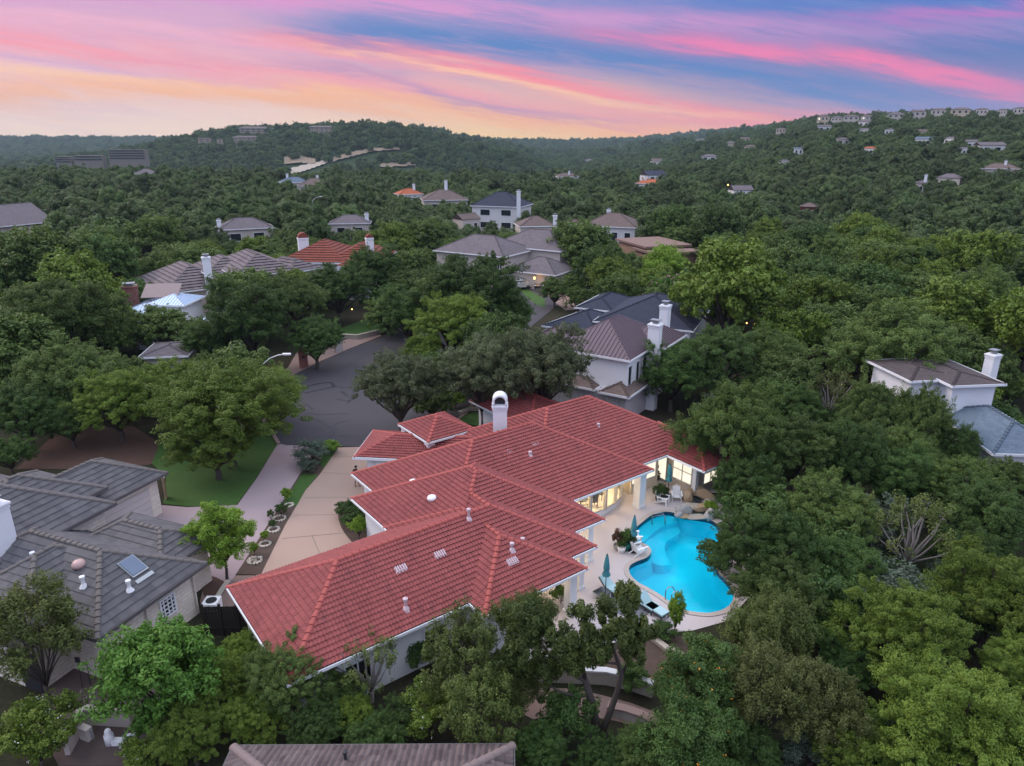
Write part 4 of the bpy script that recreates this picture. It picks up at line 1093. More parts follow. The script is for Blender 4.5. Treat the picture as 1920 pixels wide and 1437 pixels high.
drape('rock_cut', [(625, 300), (660, 290), (700, 282), (752, 281)], [(625, 308), (660, 298), (700, 288), (752, 285)], M_CUT, 2.5)
drape('cliff', [(712, 312), (745, 308), (780, 309)], [(712, 319), (745, 317), (780, 315)], M_CUT, 2.5)
for q in ((533, 299, 592, 311), (547, 313, 598, 328), (600, 305, 618, 311), (627, 297, 662, 306), (665, 286, 703, 295), (703, 281, 752, 285), (714, 310, 780, 317)): keep(*q, 5000)

# ------------------------------------------------------------------ pool and terrace
cope = offset(pool, .32)
deck_out = pxpoly([(985, 1245), (1060, 1232), (1120, 1216), (1170, 1200), (1226, 1190), (1300, 1183), (1365, 1165), (1405, 1120), (1412, 1060), (1398, 1000), (1378, 965), (1350, 945), (1330, 925)]) + [LP(34, 5.5), LP(34, -1), LP(26, .2), LP(20, .2), LP(14, 5), LP(12.5, 8.5), LP(11, 9.8)]
sheet('pool_deck', deck_out, .03, M_DECK, [cope])
def ring(name, a, b, z, m_, z2=None, kind=None, parent=None):
    n = len(a); mb = MB()
    mb.add([(*p, z) for p in a] + [(*p, z) for p in b], [(i, (i + 1) % n, n + (i + 1) % n, n + i) for i in range(n)])
    if z2 is not None: mb.add([(*p, z2) for p in b] + [(*p, z) for p in b], [(i, (i + 1) % n, n + (i + 1) % n, n + i) for i in range(n)])
    o = mb.build(name, m_, parent)
    if kind: o['kind'] = kind
    return o
POOLR = empty('swimming_pool', (*POOL_C, 0), 'free-form swimming pool of bright turquoise water behind the red-roofed house', 'swimming pool')
ring('coping', cope, pool, .06, M_COPE, -.45, parent=POOLR)
tb = offset(pool, -.012); ring('edge_band', pool, tb, .03, plain('navy_band', (.012, .03, .07), .2, 6, .3, spec=.5), -.32, parent=POOLR)  # thin dark navy band running round the inner pool edge
def plaster_fn(T):
    tc = T.n('ShaderNodeTexCoord').outputs['Object']
    ns = T.n('ShaderNodeTexNoise', {'Vector': tc, 'Scale': .8, 'Detail': 5}).outputs[0]
    c = T.mix(ns, (.012, .54, .74, 1), (.05, .70, .86, 1))
    T.n('ShaderNodeOutputMaterial', {0: T.n('ShaderNodeBsdfPrincipled', {'Base Color': c, 'Roughness': .7}).outputs[0]})
M_PLAS = mat('pool_plaster', plaster_fn)
def water_fn(T):
    tc = T.n('ShaderNodeTexCoord').outputs['Object']
    ns = T.n('ShaderNodeTexNoise', {'Vector': tc, 'Scale': 2.2, 'Detail': 4, 'Roughness': .6, 'Distortion': .4}).outputs[0]
    b = T.n('ShaderNodeBump', {'Strength': .25, 'Distance': .03, 'Height': ns})
    g = T.n('ShaderNodeBsdfGlossy', {'Roughness': .04, 'Normal': b.outputs[0]}); t = T.n('ShaderNodeBsdfTransparent', {0: (.28, .96, .99, 1)})
    fr = T.n('ShaderNodeFresnel', {'IOR': 1.33, 'Normal': b.outputs[0]}).outputs[0]
    T.n('ShaderNodeOutputMaterial', {0: T.n('ShaderNodeMixShader', {0: T.m('MULTIPLY', fr, .8), 1: t.outputs[0], 2: g.outputs[0]}).outputs[0]})
M_WATER = mat('pool_water', water_fn)
mb = MB(); n = len(pool); ins = offset(pool, -.25)
mb.add([(*p, -.2) for p in pool] + [(*p, -1.35) for p in ins], [(i, (i + 1) % n, n + (i + 1) % n, n + i) for i in range(n)])
fl = [Vector((*p, 0)) for p in ins]
mb.add([(*p, -1.35) for p in ins], upward(ins))
mb.build('basin', M_PLAS, POOLR)
wt = MB(); wt.add([(*p, WZ) for p in pool], upward(pool)); wt.build('water', M_WATER, POOLR)
ledge1 = pxpoly(z3([(498, 648), (560, 628), (600, 600), (650, 560), (720, 506), (790, 480), (850, 476), (905, 488)])) + pxpoly(zc([(1450, 745), (1390, 770), (1290, 805), (1205, 845), (1120, 905), (1045, 985), (930, 1035)]))
ledge2 = ledge1[:8] + pxpoly(zc([(1475, 790), (1478, 835), (1405, 888), (1315, 950), (1288, 1020), (1312, 1140), (1360, 1230), (1250, 1250), (1160, 1230), (1105, 1185), (1020, 1090), (900, 1050)]))
mb = MB(); mb.prism(smooth_loop(ledge1, 3), -1.4, -.34); mb.build('shallow_ledge', M_PLAS, POOLR)
mb = MB(); mb.prism(smooth_loop(ledge2, 3), -1.45, -.72); mb.build('bench_ledge', M_PLAS, POOLR)
mb = MB()
st = pxpoly(zc([(1000, 1040), (1110, 935), (1128, 1020), (1130, 1120), (1100, 1190), (1010, 1120)])); mb.prism(smooth_loop(st, 3), -1.3, -.50); mb.build('step', M_PLAS, POOLR)
for (u, v) in ((1253, 1124), (1264, 1132)):
    p = at(u, v, 0)[:2]; q = np.array([.75, .25]); mb = MB()
    mb.tube([(*(p - q * .25), .03), (*(p - q * .28), .6), (*(p - q * .1), .82), (*(p + q * .25), .8), (*(p + q * .55), .45), (*(p + q * .62), -.4)], .03, 8); mb.build('handrail', M_GALV, POOLR, True)
p = at(1234, 982, -.2)[:2]; mb = MB()
for k in (0, .28): mb.tube([(p[0] - .4, p[1] + k, -.4), (p[0] - .4, p[1] + k, .35), (p[0] + .3, p[1] + k, .5), (p[0] + .5, p[1] + k, .25), (p[0] + .5, p[1] + k, -.4)], .025, 8)
mb.build('handrail', M_GALV, POOLR, True)

for e_, s_, w_ in ((24.5, 9.5, 8), (28.2, 7.6, 7), (22.6, 12.6, 8)): lamp('pool_light', L3(e_, s_, -.6), w_, (.75, .95, 1), .45)
# rocks around the small waterfall pond
def boulder(u, v, sx, sy, sz, m_, label, seed, z=0., name='boulder', rz=0.):
    import bmesh
    bm = bmesh.new(); bmesh.ops.create_icosphere(bm, subdivisions=4, radius=1)
    r_ = random.Random(seed); ds = [(Vector((r_.gauss(0, 1), r_.gauss(0, 1), r_.gauss(0, 1))).normalized(), r_.uniform(.55, .95)) for _ in range(13)]
    ph = [r_.uniform(0, 6) for _ in range(6)]
    for vx in bm.verts:
        c = vx.co.copy()
        for d, k in ds:
            t = c.dot(d)
            if t > k: c -= d * (t - k) * .85
        c *= 1 + .05 * math.sin(5 * c.x + ph[0]) * math.sin(6 * c.y + ph[1]) + .03 * math.sin(13 * c.z + ph[2]) * math.sin(11 * c.x + ph[3])
        vx.co = Vector((c.x * sx, c.y * sy, c.z * sz))
    me = bpy.data.meshes.new(name); bm.to_mesh(me); bm.free(); me.materials.append(m_)
    o = bpy.data.objects.new(name, me); C.objects.link(o); p = at(u, v, z + sz * .4); o.location = (p[0], p[1], z + sz * .4); o.rotation_euler = (0, 0, rz)
    return tag(o, label, 'rock', 'rocks around the pool waterfall')
boulder(1283, 957, .62, .5, .5, M_ROCKG, 'jagged grey boulder at the pool edge nearest the white chairs', 3)
boulder(1272, 966, .35, .3, .3, M_ROCKG, 'small dark grey rock under the jagged boulder', 4)
boulder(1284, 968, .55, .3, .12, M_ROCK, 'flat brown rock lip beside the jagged boulder', 5)
boulder(1310, 970, 1.1, .42, .14, M_ROCKW, 'long flat pale slab where the waterfall meets the pool', 6)
boulder(1331, 966, .48, .45, .5, M_ROCKG, 'round pale boulder right of the flat slab', 7)
boulder(1300, 950, .75, .5, .3, M_ROCKW, 'low pale rock in front of the dark pond', 8)
boulder(1318, 952, .9, .5, .3, M_ROCK, 'wide tan rock bridging pond and pool', 9, .05)
boulder(1289, 932, .5, .6, .6, M_ROCK, 'tan rock on the house side of the pond', 10)
boulder(1303, 924, .9, .5, .65, M_ROCK, 'tallest tan rock behind the dark pond', 11)
boulder(1322, 930, .9, .45, .5, M_ROCK, 'leaning tan slab right of the dark pond', 12, .1, rz=-.5)
boulder(1329, 944, .5, .4, .35, M_ROCKW, 'stacked pale rock at the wood side of the pond', 13)
boulder(1336, 940, .4, .4, .25, M_ROCKG, 'small grey stone under the overhanging oak', 14)
pp = smooth_loop([tuple(at(u, v, .12)[:2]) for u, v in ((1296, 932), (1307, 930), (1315, 938), (1312, 946), (1300, 945))], 3)
mb = MB(); mb.prism(pp, -.1, .22); tag(mb.build('rock_pond', plain('pond_water', (.012, .03, .034), .06, 3, .2, spec=.6)), 'dark little pond among the tan waterfall rocks', 'pond')
mb = MB(); mb.prism(smooth_loop([tuple(at(u, v, .05)[:2]) for u, v in ((1290, 961), (1304, 957), (1322, 959), (1324, 965), (1306, 967), (1292, 967))], 2), -.2, .07); tag(mb.build('spill_basin', MATS['pond_water']), 'shallow dark spill basin between the flat slab and the tan rocks', 'pond')

# ------------------------------------------------------------------ terrace furniture
def umbrella(u, v, label, base=True, h=2.55):
    p = at(u, v, .03); t = empty('closed_umbrella', (p[0], p[1], .03), label, 'umbrella', 'closed teal umbrellas on the terrace')
    if base:
        mb = MB(); mb.lathe((0, 0, 0), [(.28, 0), (.28, .05), (.1, .09), (.05, .3)], 18); mb.build('base', M_DARK, t, local=True)
    mb = MB(); mb.tube([(0, 0, 0), (0, 0, h)], .025, 8); mb.build('pole', M_DARK, t, local=True)
    vs = []; nn = 24; prof = [(.05, h), (.07, h - .1), (.12, h - .35), (.15, h - .7), (.155, h - .95), (.12, h - 1.0), (.17, h - 1.15), (.21, h - 1.3), (.19, h - 1.38)]
    for r_, z in prof:
        for j in range(nn):
            a = 2 * math.pi * j / nn; rr = r_ * (1 + .22 * math.cos(8 * a + z * 1.5)); vs.append((rr * math.cos(a), rr * math.sin(a), z))
    mb = MB(); mb.add(vs, [(i * nn + j, i * nn + (j + 1) % nn, (i + 1) * nn + (j + 1) % nn, (i + 1) * nn + j) for i in range(len(prof) - 1) for j in range(nn)] + [tuple(range(nn))])
    mb.build('canopy', M_TEAL, t, True, local=True)
    mb = MB(); mb.lathe((0, 0, h), [(.03, -.02), (.04, .04), (.01, .09)], 8); mb.build('finial', M_DARK, t, local=True)
umbrella(1252, 929, 'closed teal umbrella behind the two white chairs near the waterfall')
umbrella(1186, 1034, 'closed teal umbrella beside the plant pots at the pool bend')
umbrella(1135, 1112, 'closed teal umbrella standing among the loungers')
def chair_proto(loc, rz, label):
    t = empty('adirondack_chair', loc, label, 'chair', 'white slatted chairs by the pool', rz)
    mb = MB()
    for i in range(6): mb.box((0, -.26 + i * .11, .36 - i * .022), (.54, .09, .025))
    mb.build('seat', M_WPLAS, t, local=True)
    for i in range(5):
        x = -.2 + i * .1; hh = .78 - abs(i - 2) * .06; mb = MB()
        vs = []
        for w, z in ((.042, 0), (.05, hh * .9), (.03, hh)):
            for sx in (-1, 1):
                for dy in (0, .022): vs.append((x * (1 + z * .25) + sx * w, .30 + z * .36 + dy, .26 + z * .93))
        fs = []
        for k in (0, 4): fs += [(k, k + 2, k + 6, k + 4), (k + 1, k + 5, k + 7, k + 3), (k, k + 4, k + 5, k + 1), (k + 2, k + 3, k + 7, k + 6)]
        mb.add(vs, fs + [(8, 10, 11, 9), (0, 1, 3, 2)]); mb.build('back_slat', M_WPLAS, t, local=True)
    for s in (-1, 1):
        mb = MB(); mb.box((s * .34, -.02, .56), (.13, .78, .03)); mb.build('armrest', M_WPLAS, t, local=True)
        mb = MB(); mb.box((s * .30, -.32, .28), (.04, .09, .56)); mb.build('front_leg', M_WPLAS, t, local=True)
        mb = MB(); mb.tube([(s * .27, -.34, .36), (s * .27, .62, .04)], .045, 4); mb.build('rear_leg', M_WPLAS, t, local=True)
        mb = MB(); mb.tube([(s * .30, .28, .08), (s * .33, .36, .56)], .03, 4); mb.build('arm_post', M_WPLAS, t, local=True)
    return t
p = at(1243, 944, .03); ch0 = chair_proto((p[0], p[1], .03), R(60), 'white slatted chair turned sideways left of its pair near the waterfall')
def chair_copy(u, v, rz, label):
    c = copy_tree(ch0); p = at(u, v, .03); c.location = (p[0], p[1], .03); c.rotation_euler = (0, 0, rz); c['label'] = label
chair_copy(1268, 938, R(-8), 'white slatted chair facing the camera beside the closed umbrella near the rocks')
chair_copy(1198, 1038, R(118), 'white slatted chair seen from behind at the pool bend')
chair_copy(1190, 1016, R(100), 'white slatted chair half hidden behind the umbrella pole at the pool bend')
def lounger(u, v, rz, label, zoff=.03):
    p = at(u, v, .03); t = empty('sun_lounger', (p[0], p[1], zoff), label, 'sun lounger', 'loungers on the terrace', rz)
    mb = MB(); mb.box((0, -.35, .3), (.66, 1.3, .06)); mb.build('frame', M_WICK, t, local=True)
    mb = MB(); mb.box((0, .55, .52), (.66, .75, .06), 0, 0, (R(38), 'X')); mb.build('backrest', M_WICK, t, local=True)
    mb = MB(); mb.box((0, -.35, .37), (.6, 1.26, .08)); mb.box((0, .53, .59), (.6, .72, .07), 0, 0, (R(38), 'X')); mb.build('cushion', M_CUSH, t, local=True)
    for x in (-.3, .3):
        for y in (-.92, .25): mb = MB(); mb.box((x, y, .14), (.05, .05, .28)); mb.build('leg', M_WICK, t, local=True)
    return t
mat_p = pxpoly([(1118, 1135), (1170, 1098), (1236, 1141), (1190, 1165)]); sheet('outdoor_rug', mat_p, .045, plain('grey_rug', (.16, .17, .20), .95, 8, .3), kind=None)
tag(bpy.data.objects['outdoor_rug'], 'dark grey rug under the loungers on the terrace', 'rug')
lounger(1148, 1112, R(38), 'dark wicker lounger with raised back nearest the closed umbrella')
lounger(1204, 1136, R(38), 'low lounger with pale blue cushion by the pool steps')
lounger(1222, 1146, R(38), 'tan-sided lounger end beside the pool handrails')
t = empty('side_table', (*at(1128, 1122, .03)[:2], .03), 'square glass-topped side table beside the raised lounger', 'table')
mb = MB(); mb.box((0, 0, .42), (.75, .75, .03), R(38)); mb.build('tabletop', M_DARKGL, t, local=True)
for sx in (-1, 1):
    for sy in (-1, 1):
        q = Matrix.Rotation(R(38), 3, 'Z') @ Vector((sx * .34, sy * .34, .2)); mb = MB(); mb.box(tuple(q), (.05, .05, .4), R(38)); mb.build('leg', M_WPLAS, t, local=True)

# ------------------------------------------------------------------ leaves and plants
def quads_mesh(name, cen, nrm, size, tint, mats, mi=None, aspect=1.0, seed=0):
    g = np.random.default_rng(seed); n = len(cen)
    nrm = nrm / (np.linalg.norm(nrm, axis=1, keepdims=True) + 1e-9)
    rv = g.normal(size=(n, 3)); a = np.cross(nrm, rv); a /= np.linalg.norm(a, axis=1, keepdims=True) + 1e-9
    b = np.cross(nrm, a); s = size[:, None]
    v = np.stack([cen - a * s * .5 * aspect, cen - b * s * .28 + nrm * s * .08, cen + a * s * .5 * aspect, cen + b * s * .28 + nrm * s * .08], 1).reshape(-1, 3).astype(np.float32)
    me = bpy.data.meshes.new(name)
    me.vertices.add(4 * n); me.vertices.foreach_set('co', v.ravel())
    me.loops.add(4 * n); me.loops.foreach_set('vertex_index', np.arange(4 * n, dtype=np.int32))
    me.polygons.add(n); me.polygons.foreach_set('loop_start', np.arange(0, 4 * n, 4, dtype=np.int32)); me.polygons.foreach_set('loop_total', np.full(n, 4, np.int32))
    if mi is not None: me.polygons.foreach_set('material_index', mi.astype(np.int32))
    at_ = me.attributes.new('tint', 'FLOAT', 'FACE'); at_.data.foreach_set('value', tint.astype(np.float32))
    for m_ in mats: me.materials.append(m_)
    me.update(); me.validate()
    return me
def crown_points(seed, rx, rz, zc_, nl, ncl, npc, kind='oak', lump=.30):
    """leaf positions: lobes on a dome, clusters on the lobes, leaves on the clusters"""
    g = np.random.default_rng(seed)
    i = np.arange(nl) + .5
    ph = np.arccos(1 - (1.85 if kind == 'full' else 1.4) * i / nl); tt = math.pi * (1 + 5 ** .5) * i + g.uniform(0, 6)
    ld = np.stack([np.cos(tt) * np.sin(ph), np.sin(tt) * np.sin(ph), np.cos(ph)], 1)
    rad = g.uniform(.42, .84, nl)[:, None]
    lc = ld * rad * np.array([rx, rx, rz]) + g.normal(0, .05 * rx, (nl, 3))
    lr = g.uniform(.17, .34, nl) * rx * (1.1 if kind == 'oak' else 1.15)
    if kind == 'jun': lr *= .8
    cs, cn, ct = [], [], []
    li = g.integers(0, nl, ncl)
    d = g.normal(size=(ncl, 3)); d[:, 2] += .3; d /= np.linalg.norm(d, axis=1, keepdims=True)
    cc = lc[li] + d * lr[li][:, None] * g.uniform(.55, 1.05, ncl)[:, None] * np.array([1, 1, .85])
    cr_ = g.uniform(.5, 1.15, ncl) * lump
    m = ncl * npc; ci = np.repeat(np.arange(ncl), npc)
    e = g.normal(size=(m, 3)); e /= np.linalg.norm(e, axis=1, keepdims=True)
    rr = g.uniform(.2, 1, m) ** .5
    sc = np.array([1, 1, .75]) if kind != 'jun' else np.array([.75, .75, 1.45])
    stretch = g.uniform(.2, 1.3, ncl)[ci][:, None] * d[ci] * (e * d[ci]).sum(1, keepdims=True) * cr_[ci][:, None]
    if kind == 'far': stretch *= 0
    P = cc[ci] + e * (rr * cr_[ci])[:, None] * sc + stretch
    out = (P - lc[li][ci]); out /= np.linalg.norm(out, axis=1, keepdims=True) + 1e-9
    N = out * .45 + e * .45 + g.normal(0, .62, (m, 3)) + np.array([0, 0, .4])
    if kind == 'far': N = out * .8 + e * .5 + g.normal(0, .35, (m, 3)) + np.array([0, 0, .4])
    tint = np.clip(g.uniform(0, 1, ncl)[ci] * .55 + g.uniform(0, 1, m) * .45, 0, 1)
    P[:, 2] += zc_
    keepm = P[:, 2] > .12 * zc_
    return P[keepm], N[keepm], tint[keepm], lc + np.array([0, 0, zc_]), lr, cc + np.array([0, 0, zc_])
def limb_mesh(name, lc, cc, zc_, r0, seed, bend=.2, fork=.35, m_=None, twigs=30):
    g = random.Random(seed); mb = MB()
    hf = zc_ * fork
    mb.tube([(0, 0, -.6), (.03, .02, .1), (g.uniform(-.1, .1), g.uniform(-.1, .1), hf * .6), (g.uniform(-.15, .15), g.uniform(-.15, .15), hf)], [r0 * 1.5, r0 * 1.15, r0, r0 * .9], 9)
    for c in lc:
        c = Vector(c); mid = Vector((c.x * .42 + g.uniform(-bend, bend), c.y * .42 + g.uniform(-bend, bend), hf + (c.z - hf) * .38))
        mb.tube([(0, 0, hf * .85), mid * .5 + Vector((0, 0, hf * .5)), mid, (mid + c) / 2 + Vector((g.uniform(-bend, bend), g.uniform(-bend, bend), .1)), c], [r0 * .6, r0 * .5, r0 * .4, r0 * .25, r0 * .1], 6)
    for k in range(min(twigs, len(cc))):
        c = Vector(cc[g.randrange(len(cc))]); l = min((Vector(q) for q in lc), key=lambda q: (q - c).length)
        mb.tube([l * .92, (l + c) / 2 + Vector((g.uniform(-.2, .2), g.uniform(-.2, .2), -.1)), c], [r0 * .16, r0 * .1, r0 * .04], 5)
    me_o = mb
    return me_o
VAR = {}
def variant(key, seed, rx, rz, zc_, nl, ncl, npc, leaf, mats, kind='oak', r0=.28, lump=.5, fork=.35, aspect=1., twigs=30, bark=None, fl=None):
    P, N, t, lc, lr, cc = crown_points(seed, rx, rz, zc_, nl, ncl, npc, kind, lump)
    g = np.random.default_rng(seed + 5)
    size = g.uniform(.7, 1.35, len(P)) * leaf
    me = quads_mesh('crown', P, N, size, t, mats, None, aspect, seed)
    mb = limb_mesh('trunk', lc, cc, zc_, r0, seed, rx * .06, fork, twigs=twigs)
    tr = bpy.data.meshes.new('trunk'); tr.from_pydata([tuple(p) for p in mb.v], [], mb.f); tr.materials.append(bark or M_BARK)
    tr.polygons.foreach_set('use_smooth', [True] * len(tr.polygons))
    bl = None
    if fl:
        k = g.choice(len(P), fl[1], replace=False)
        c = (P[k] - np.array([0, 0, zc_])) * 1.03 + np.array([0, 0, zc_])
        bl = quads_mesh('blossoms', np.repeat(c, 3, 0) + g.normal(0, .05, (len(c) * 3, 3)), g.normal(size=(len(c) * 3, 3)), np.full(len(c) * 3, fl[2]), np.ones(len(c) * 3), [fl[0]], seed=seed)
    VAR[key] = (me, tr, rx, zc_, bl)
# near variants: fine leaves
for i in range(3): variant(f'oak{i}', 11 + i, 5, 3.4, 5.0, 30 + i * 3, 640, 190, .125, [L_OAK], lump=.40, twigs=60)
for i in range(2): variant(f'bri{i}', 21 + i, 5, 3.8, 5.2, 27 + i * 4, 640, 190, .125, [L_BRI], lump=.42, twigs=60)
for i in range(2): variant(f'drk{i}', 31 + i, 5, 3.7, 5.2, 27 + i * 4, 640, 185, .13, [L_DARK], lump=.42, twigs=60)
for i in range(2): variant(f'jun{i}', 41 + i, 3.2, 3.4, 4.6, 24, 420, 120, .12, [L_JUN], 'jun', r0=.2, lump=.46, fork=.3, aspect=1.3, twigs=90)
variant('wide', 37, 5, 2.9, 6.4, 32, 640, 190, .125, [L_LIVE], lump=.42, fork=.42, twigs=60)
variant('sparse', 45, 3.2, 4.2, 5.2, 20, 230, 85, .15, [L_JUN], 'jun', r0=.11, lump=.45, fork=.3, aspect=1.3, twigs=120, bark=M_BARK)
variant('dead', 46, 3.4, 3.0, 4.4, 15, 70, 55, .15, [L_JUN], 'jun', r0=.2, lump=.4, fork=.3, aspect=1.3, twigs=70, bark=M_DEAD)
variant('dec', 51, 3.4, 3.6, 4.6, 20, 330, 90, .22, [L_DEC], 'full', lump=.5, r0=.16, aspect=1.15)
variant('lime', 52, 3.6, 3.2, 4.6, 13, 220, 110, .2, [L_LIME], lump=.55, r0=.16)
variant('young', 53, 2.0, 2.3, 3.5, 20, 340, 140, .11, [L_LIME], 'full', lump=.30, r0=.09, fork=.38)
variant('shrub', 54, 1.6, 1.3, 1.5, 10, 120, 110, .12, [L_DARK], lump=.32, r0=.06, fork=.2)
variant('sage', 57, 1.6, 1.2, 1.3, 10, 110, 90, .11, [leaf_mat('sage_leaves', (.06, .09, .065, 1), (.13, .17, .13, 1), (.09, .13, .09, 1))], lump=.32, r0=.05, fork=.2)
variant('whitefl', 55, 2.0, 1.7, 1.9, 10, 130, 100, .15, [L_BRI], lump=.36, r0=.06, fork=.2, fl=(M_BLW, 90, .10))
variant('orangefl', 56, 2.8, 3.2, 3.6, 22, 330, 150, .13, [L_DARK], lump=.42, r0=.14, fl=(M_BLO, 46, .12))
variant('crepe', 58, 2.8, 2.6, 3.4, 12, 160, 90, .2, [L_DEC], lump=.5, r0=.1, fl=(M_BLP, 420, .24))
# middle-distance variants: coarser leaves
for i in range(3): variant(f'moak{i}', 61 + i, 5, 3.5, 4.8, 26 + i * 2, 420, 56, .31, [[L_OAK, L_DARK, L_OAK][i]], lump=.52, twigs=12)
for i in range(2): variant(f'mbri{i}', 71 + i, 4.6, 4.0, 5.2, 24 + i * 2, 400, 56, .31, [L_BRI], lump=.52, twigs=12)
# far crowns for the hillside wood
for i in range(4): variant(f'far{i}', 81 + i, 5, 3.6, 3.6, 18, 180, 64, .37, [L_FAR], 'far', lump=.8, twigs=0)
def plant_at(key, x, y, z, s, sz, label, cat='tree', group=None, name=None, rz=None, crown_name='crown'):
    me, tr, rx, zc_, bl = VAR[key]
    nm = name or {'o': 'oak_tree', 'w': 'oak_tree', 'b': 'oak_tree', 'd': 'oak_tree', 'j': 'juniper_tree', 's': 'juniper_tree', 'm': 'oak_tree'}.get(key[0], 'tree')
    root = empty(nm, (x, y, z), label, cat, group, random.uniform(0, 6.28) if rz is None else rz)
    root.scale = (s, s, sz)
    for n_, m_ in ((crown_name, me), ('trunk', tr), ('blossoms', bl)):
        if m_ is None: continue
        o = bpy.data.objects.new(n_, m_); C.objects.link(o); o.parent = root
    return root
def plant(key, u, v, rpx, label, cat='tree', zs=1., group=None, name=None, lift=0., rz=None):
    """tree whose crown centre shows at (u, v) with a half-width of rpx photo pixels"""
    me, tr, rx, zc_, bl = VAR[key]
    Rm = 4.
    for _ in range(40):
        z = zc_ * Rm / rx * zs + lift
        p = at(u, v, z); dpt = proj(p)[2]; Rm = rpx * dpt / F
    t0 = th(p[0], p[1])
    foot(p[0], p[1], Rm * .75)
    return plant_at(key, p[0], p[1], t0 + lift, Rm / rx, Rm / rx * zs, label, cat, group, name, rz)

# ------------------------------------------------------------------ road, drives, lawns
road = smooth_loop(pxpoly([(523, 832), (505, 800), (480, 770), (470, 745), (490, 728), (530, 714), (600, 680), (650, 658), (715, 632), (790, 596), (850, 560), (930, 520), (1000, 490), (1100, 520), (1060, 560), (1000, 610), (960, 640), (930, 690), (900, 740), (870, 775), (840, 800), (800, 818), (750, 832), (700, 838), (620, 838), (570, 836)]), 3)
sheet('street', road, .05, M_ASPH)
def strip(name, pts, w, z, m_, parent=None):
    P = [at(u, v, 0)[:2] for u, v in pts]; mb = MB(); vs = []
    for i, p in enumerate(P):
        d = P[min(i + 1, len(P) - 1)] - P[max(i - 1, 0)]; d /= np.linalg.norm(d); nn = np.array([-d[1], d[0]])
        ww = w * random.uniform(.6, 1.3)
        vs += [(*(p + nn * ww / 2), z), (*(p - nn * ww / 2), z)]
    mb.add(vs, [(2 * i + 1, 2 * i + 3, 2 * i + 2, 2 * i) for i in range(len(P) - 1)])
    return mb.build(name, m_, parent)
def z7(pts): return [(360 + x / 4.2273, 560 + y / 4.2273) for x, y in pts]
STREET = bpy.data.objects['street']
for c, w in (([(1080, 1155), (1072, 1120), (1085, 1080), (1120, 1060), (1125, 1040), (1110, 1025)], .42), ([(1110, 1025), (1060, 1000), (960, 950), (920, 940)], .14), ([(1120, 1005), (1180, 985), (1250, 965)], .16), ([(840, 718), (930, 695), (1020, 675), (1100, 668), (1128, 700)], .28),
             ([(890, 755), (1000, 730), (1100, 710), (1160, 698), (1200, 712), (1250, 708)], .18), ([(1185, 738), (1235, 780)], .3), ([(1145, 800), (1240, 820), (1290, 795)], .2), ([(1250, 690), (1275, 682), (1300, 690)], .3), ([(1130, 580), (1230, 540), (1360, 462)], .16), ([(1210, 545), (1320, 540)], .14), ([(905, 840), (960, 885)], .12), ([(900, 910), (1000, 925), (1240, 915)], .1), ([(1240, 830), (1330, 640), (1400, 560)], .12), ([(700, 1085), (880, 1110), (1250, 1090)], .1)):
    strip('crack_seal', z7(c), w, .062, M_TAR, STREET)
# kerb
def kerb(pts, label):
    P = pxpoly(pts); mb = MB()
    for i in range(len(P) - 1):
        a, b = np.array(P[i]), np.array(P[i + 1]); d = b - a; L = np.linalg.norm(d)
        mb.box((*((a + b) / 2), .06), (L, .3, .16), math.atan2(d[1], d[0]))
    tag(mb.build('kerb', M_SIDEW), label, 'kerb', kind='structure')
kerb([(523, 834), (503, 801), (478, 771), (468, 745), (489, 727), (530, 713), (600, 679), (650, 657), (715, 631)], None)
kerb([(932, 692), (902, 742), (872, 777), (842, 801)], None)
sheet('sidewalk', pxpoly([(480, 735), (530, 712), (600, 678), (650, 656), (715, 630), (700, 622), (640, 640), (590, 650), (560, 655), (540, 690), (500, 712), (460, 728)]), .03, M_SIDEW)
sheet('driveway', pxpoly([(522, 831), (481, 898), (445, 948), (352, 952), (303, 948), (225, 993), (280, 1035), (330, 1060), (386, 1075), (400, 1100), (431, 1095), (447, 1071), (506, 979), (564, 887), (594, 838)]), .030, M_CONC2)
sheet('driveway', pxpoly([(634, 840), (600, 890), (573, 920), (534, 987), (489, 1079), (475, 1100), (640, 1050), (735, 1000), (760, 930), (800, 880), (760, 838), (700, 838)]), .032, M_CONC)
DRV = bpy.data.objects['driveway.001']
for c in ([(606, 887), (690, 893)], [(571, 934), (660, 934)], [(553, 967), (637, 966)], [(528, 1011), (650, 1000)], [(585, 1005), (602, 1045)], [(624, 858), (675, 857)]): strip('control_joint', c, .05, .040, M_SEAMD, DRV)
for c in ([(506, 850), (582, 857)], [(300, 983), (353, 1000)]): strip('control_joint', c, .05, .038, M_SEAMD, bpy.data.objects['driveway'])
sheet('planting_bed', pxpoly([(594, 838), (564, 887), (506, 979), (447, 1071), (444, 1078), (489, 1079), (534, 987), (573, 920), (600, 890), (634, 840)]), .036, M_MULCH)
sheet('grass_strip', pxpoly([(567, 888), (540, 932), (530, 948), (556, 950), (573, 920), (596, 892)]), .055, M_GRASS)
sheet('grass_strip', pxpoly([(606, 842), (600, 868), (606, 880), (634, 842), (628, 838)]), .055, M_GRASS)
sheet('gravel_path', pxpoly([(386, 1078), (395, 1105), (440, 1080), (480, 1080), (500, 1070), (540, 1120), (520, 1160), (400, 1162), (375, 1130)]), .028, M_GRAVEL)
sheet('planting_bed', smooth_loop(pxpoly([(660, 938), (640, 950), (634, 966), (640, 990), (655, 1012), (672, 1022), (720, 1010), (715, 960), (690, 940)]), 3), .045, M_MULCH)
sheet('lawn', pxpoly([(520, 834), (478, 900), (443, 948), (352, 950), (306, 945), (312, 895), (285, 870), (300, 830), (400, 800), (500, 795)]), .024, M_GRASS)
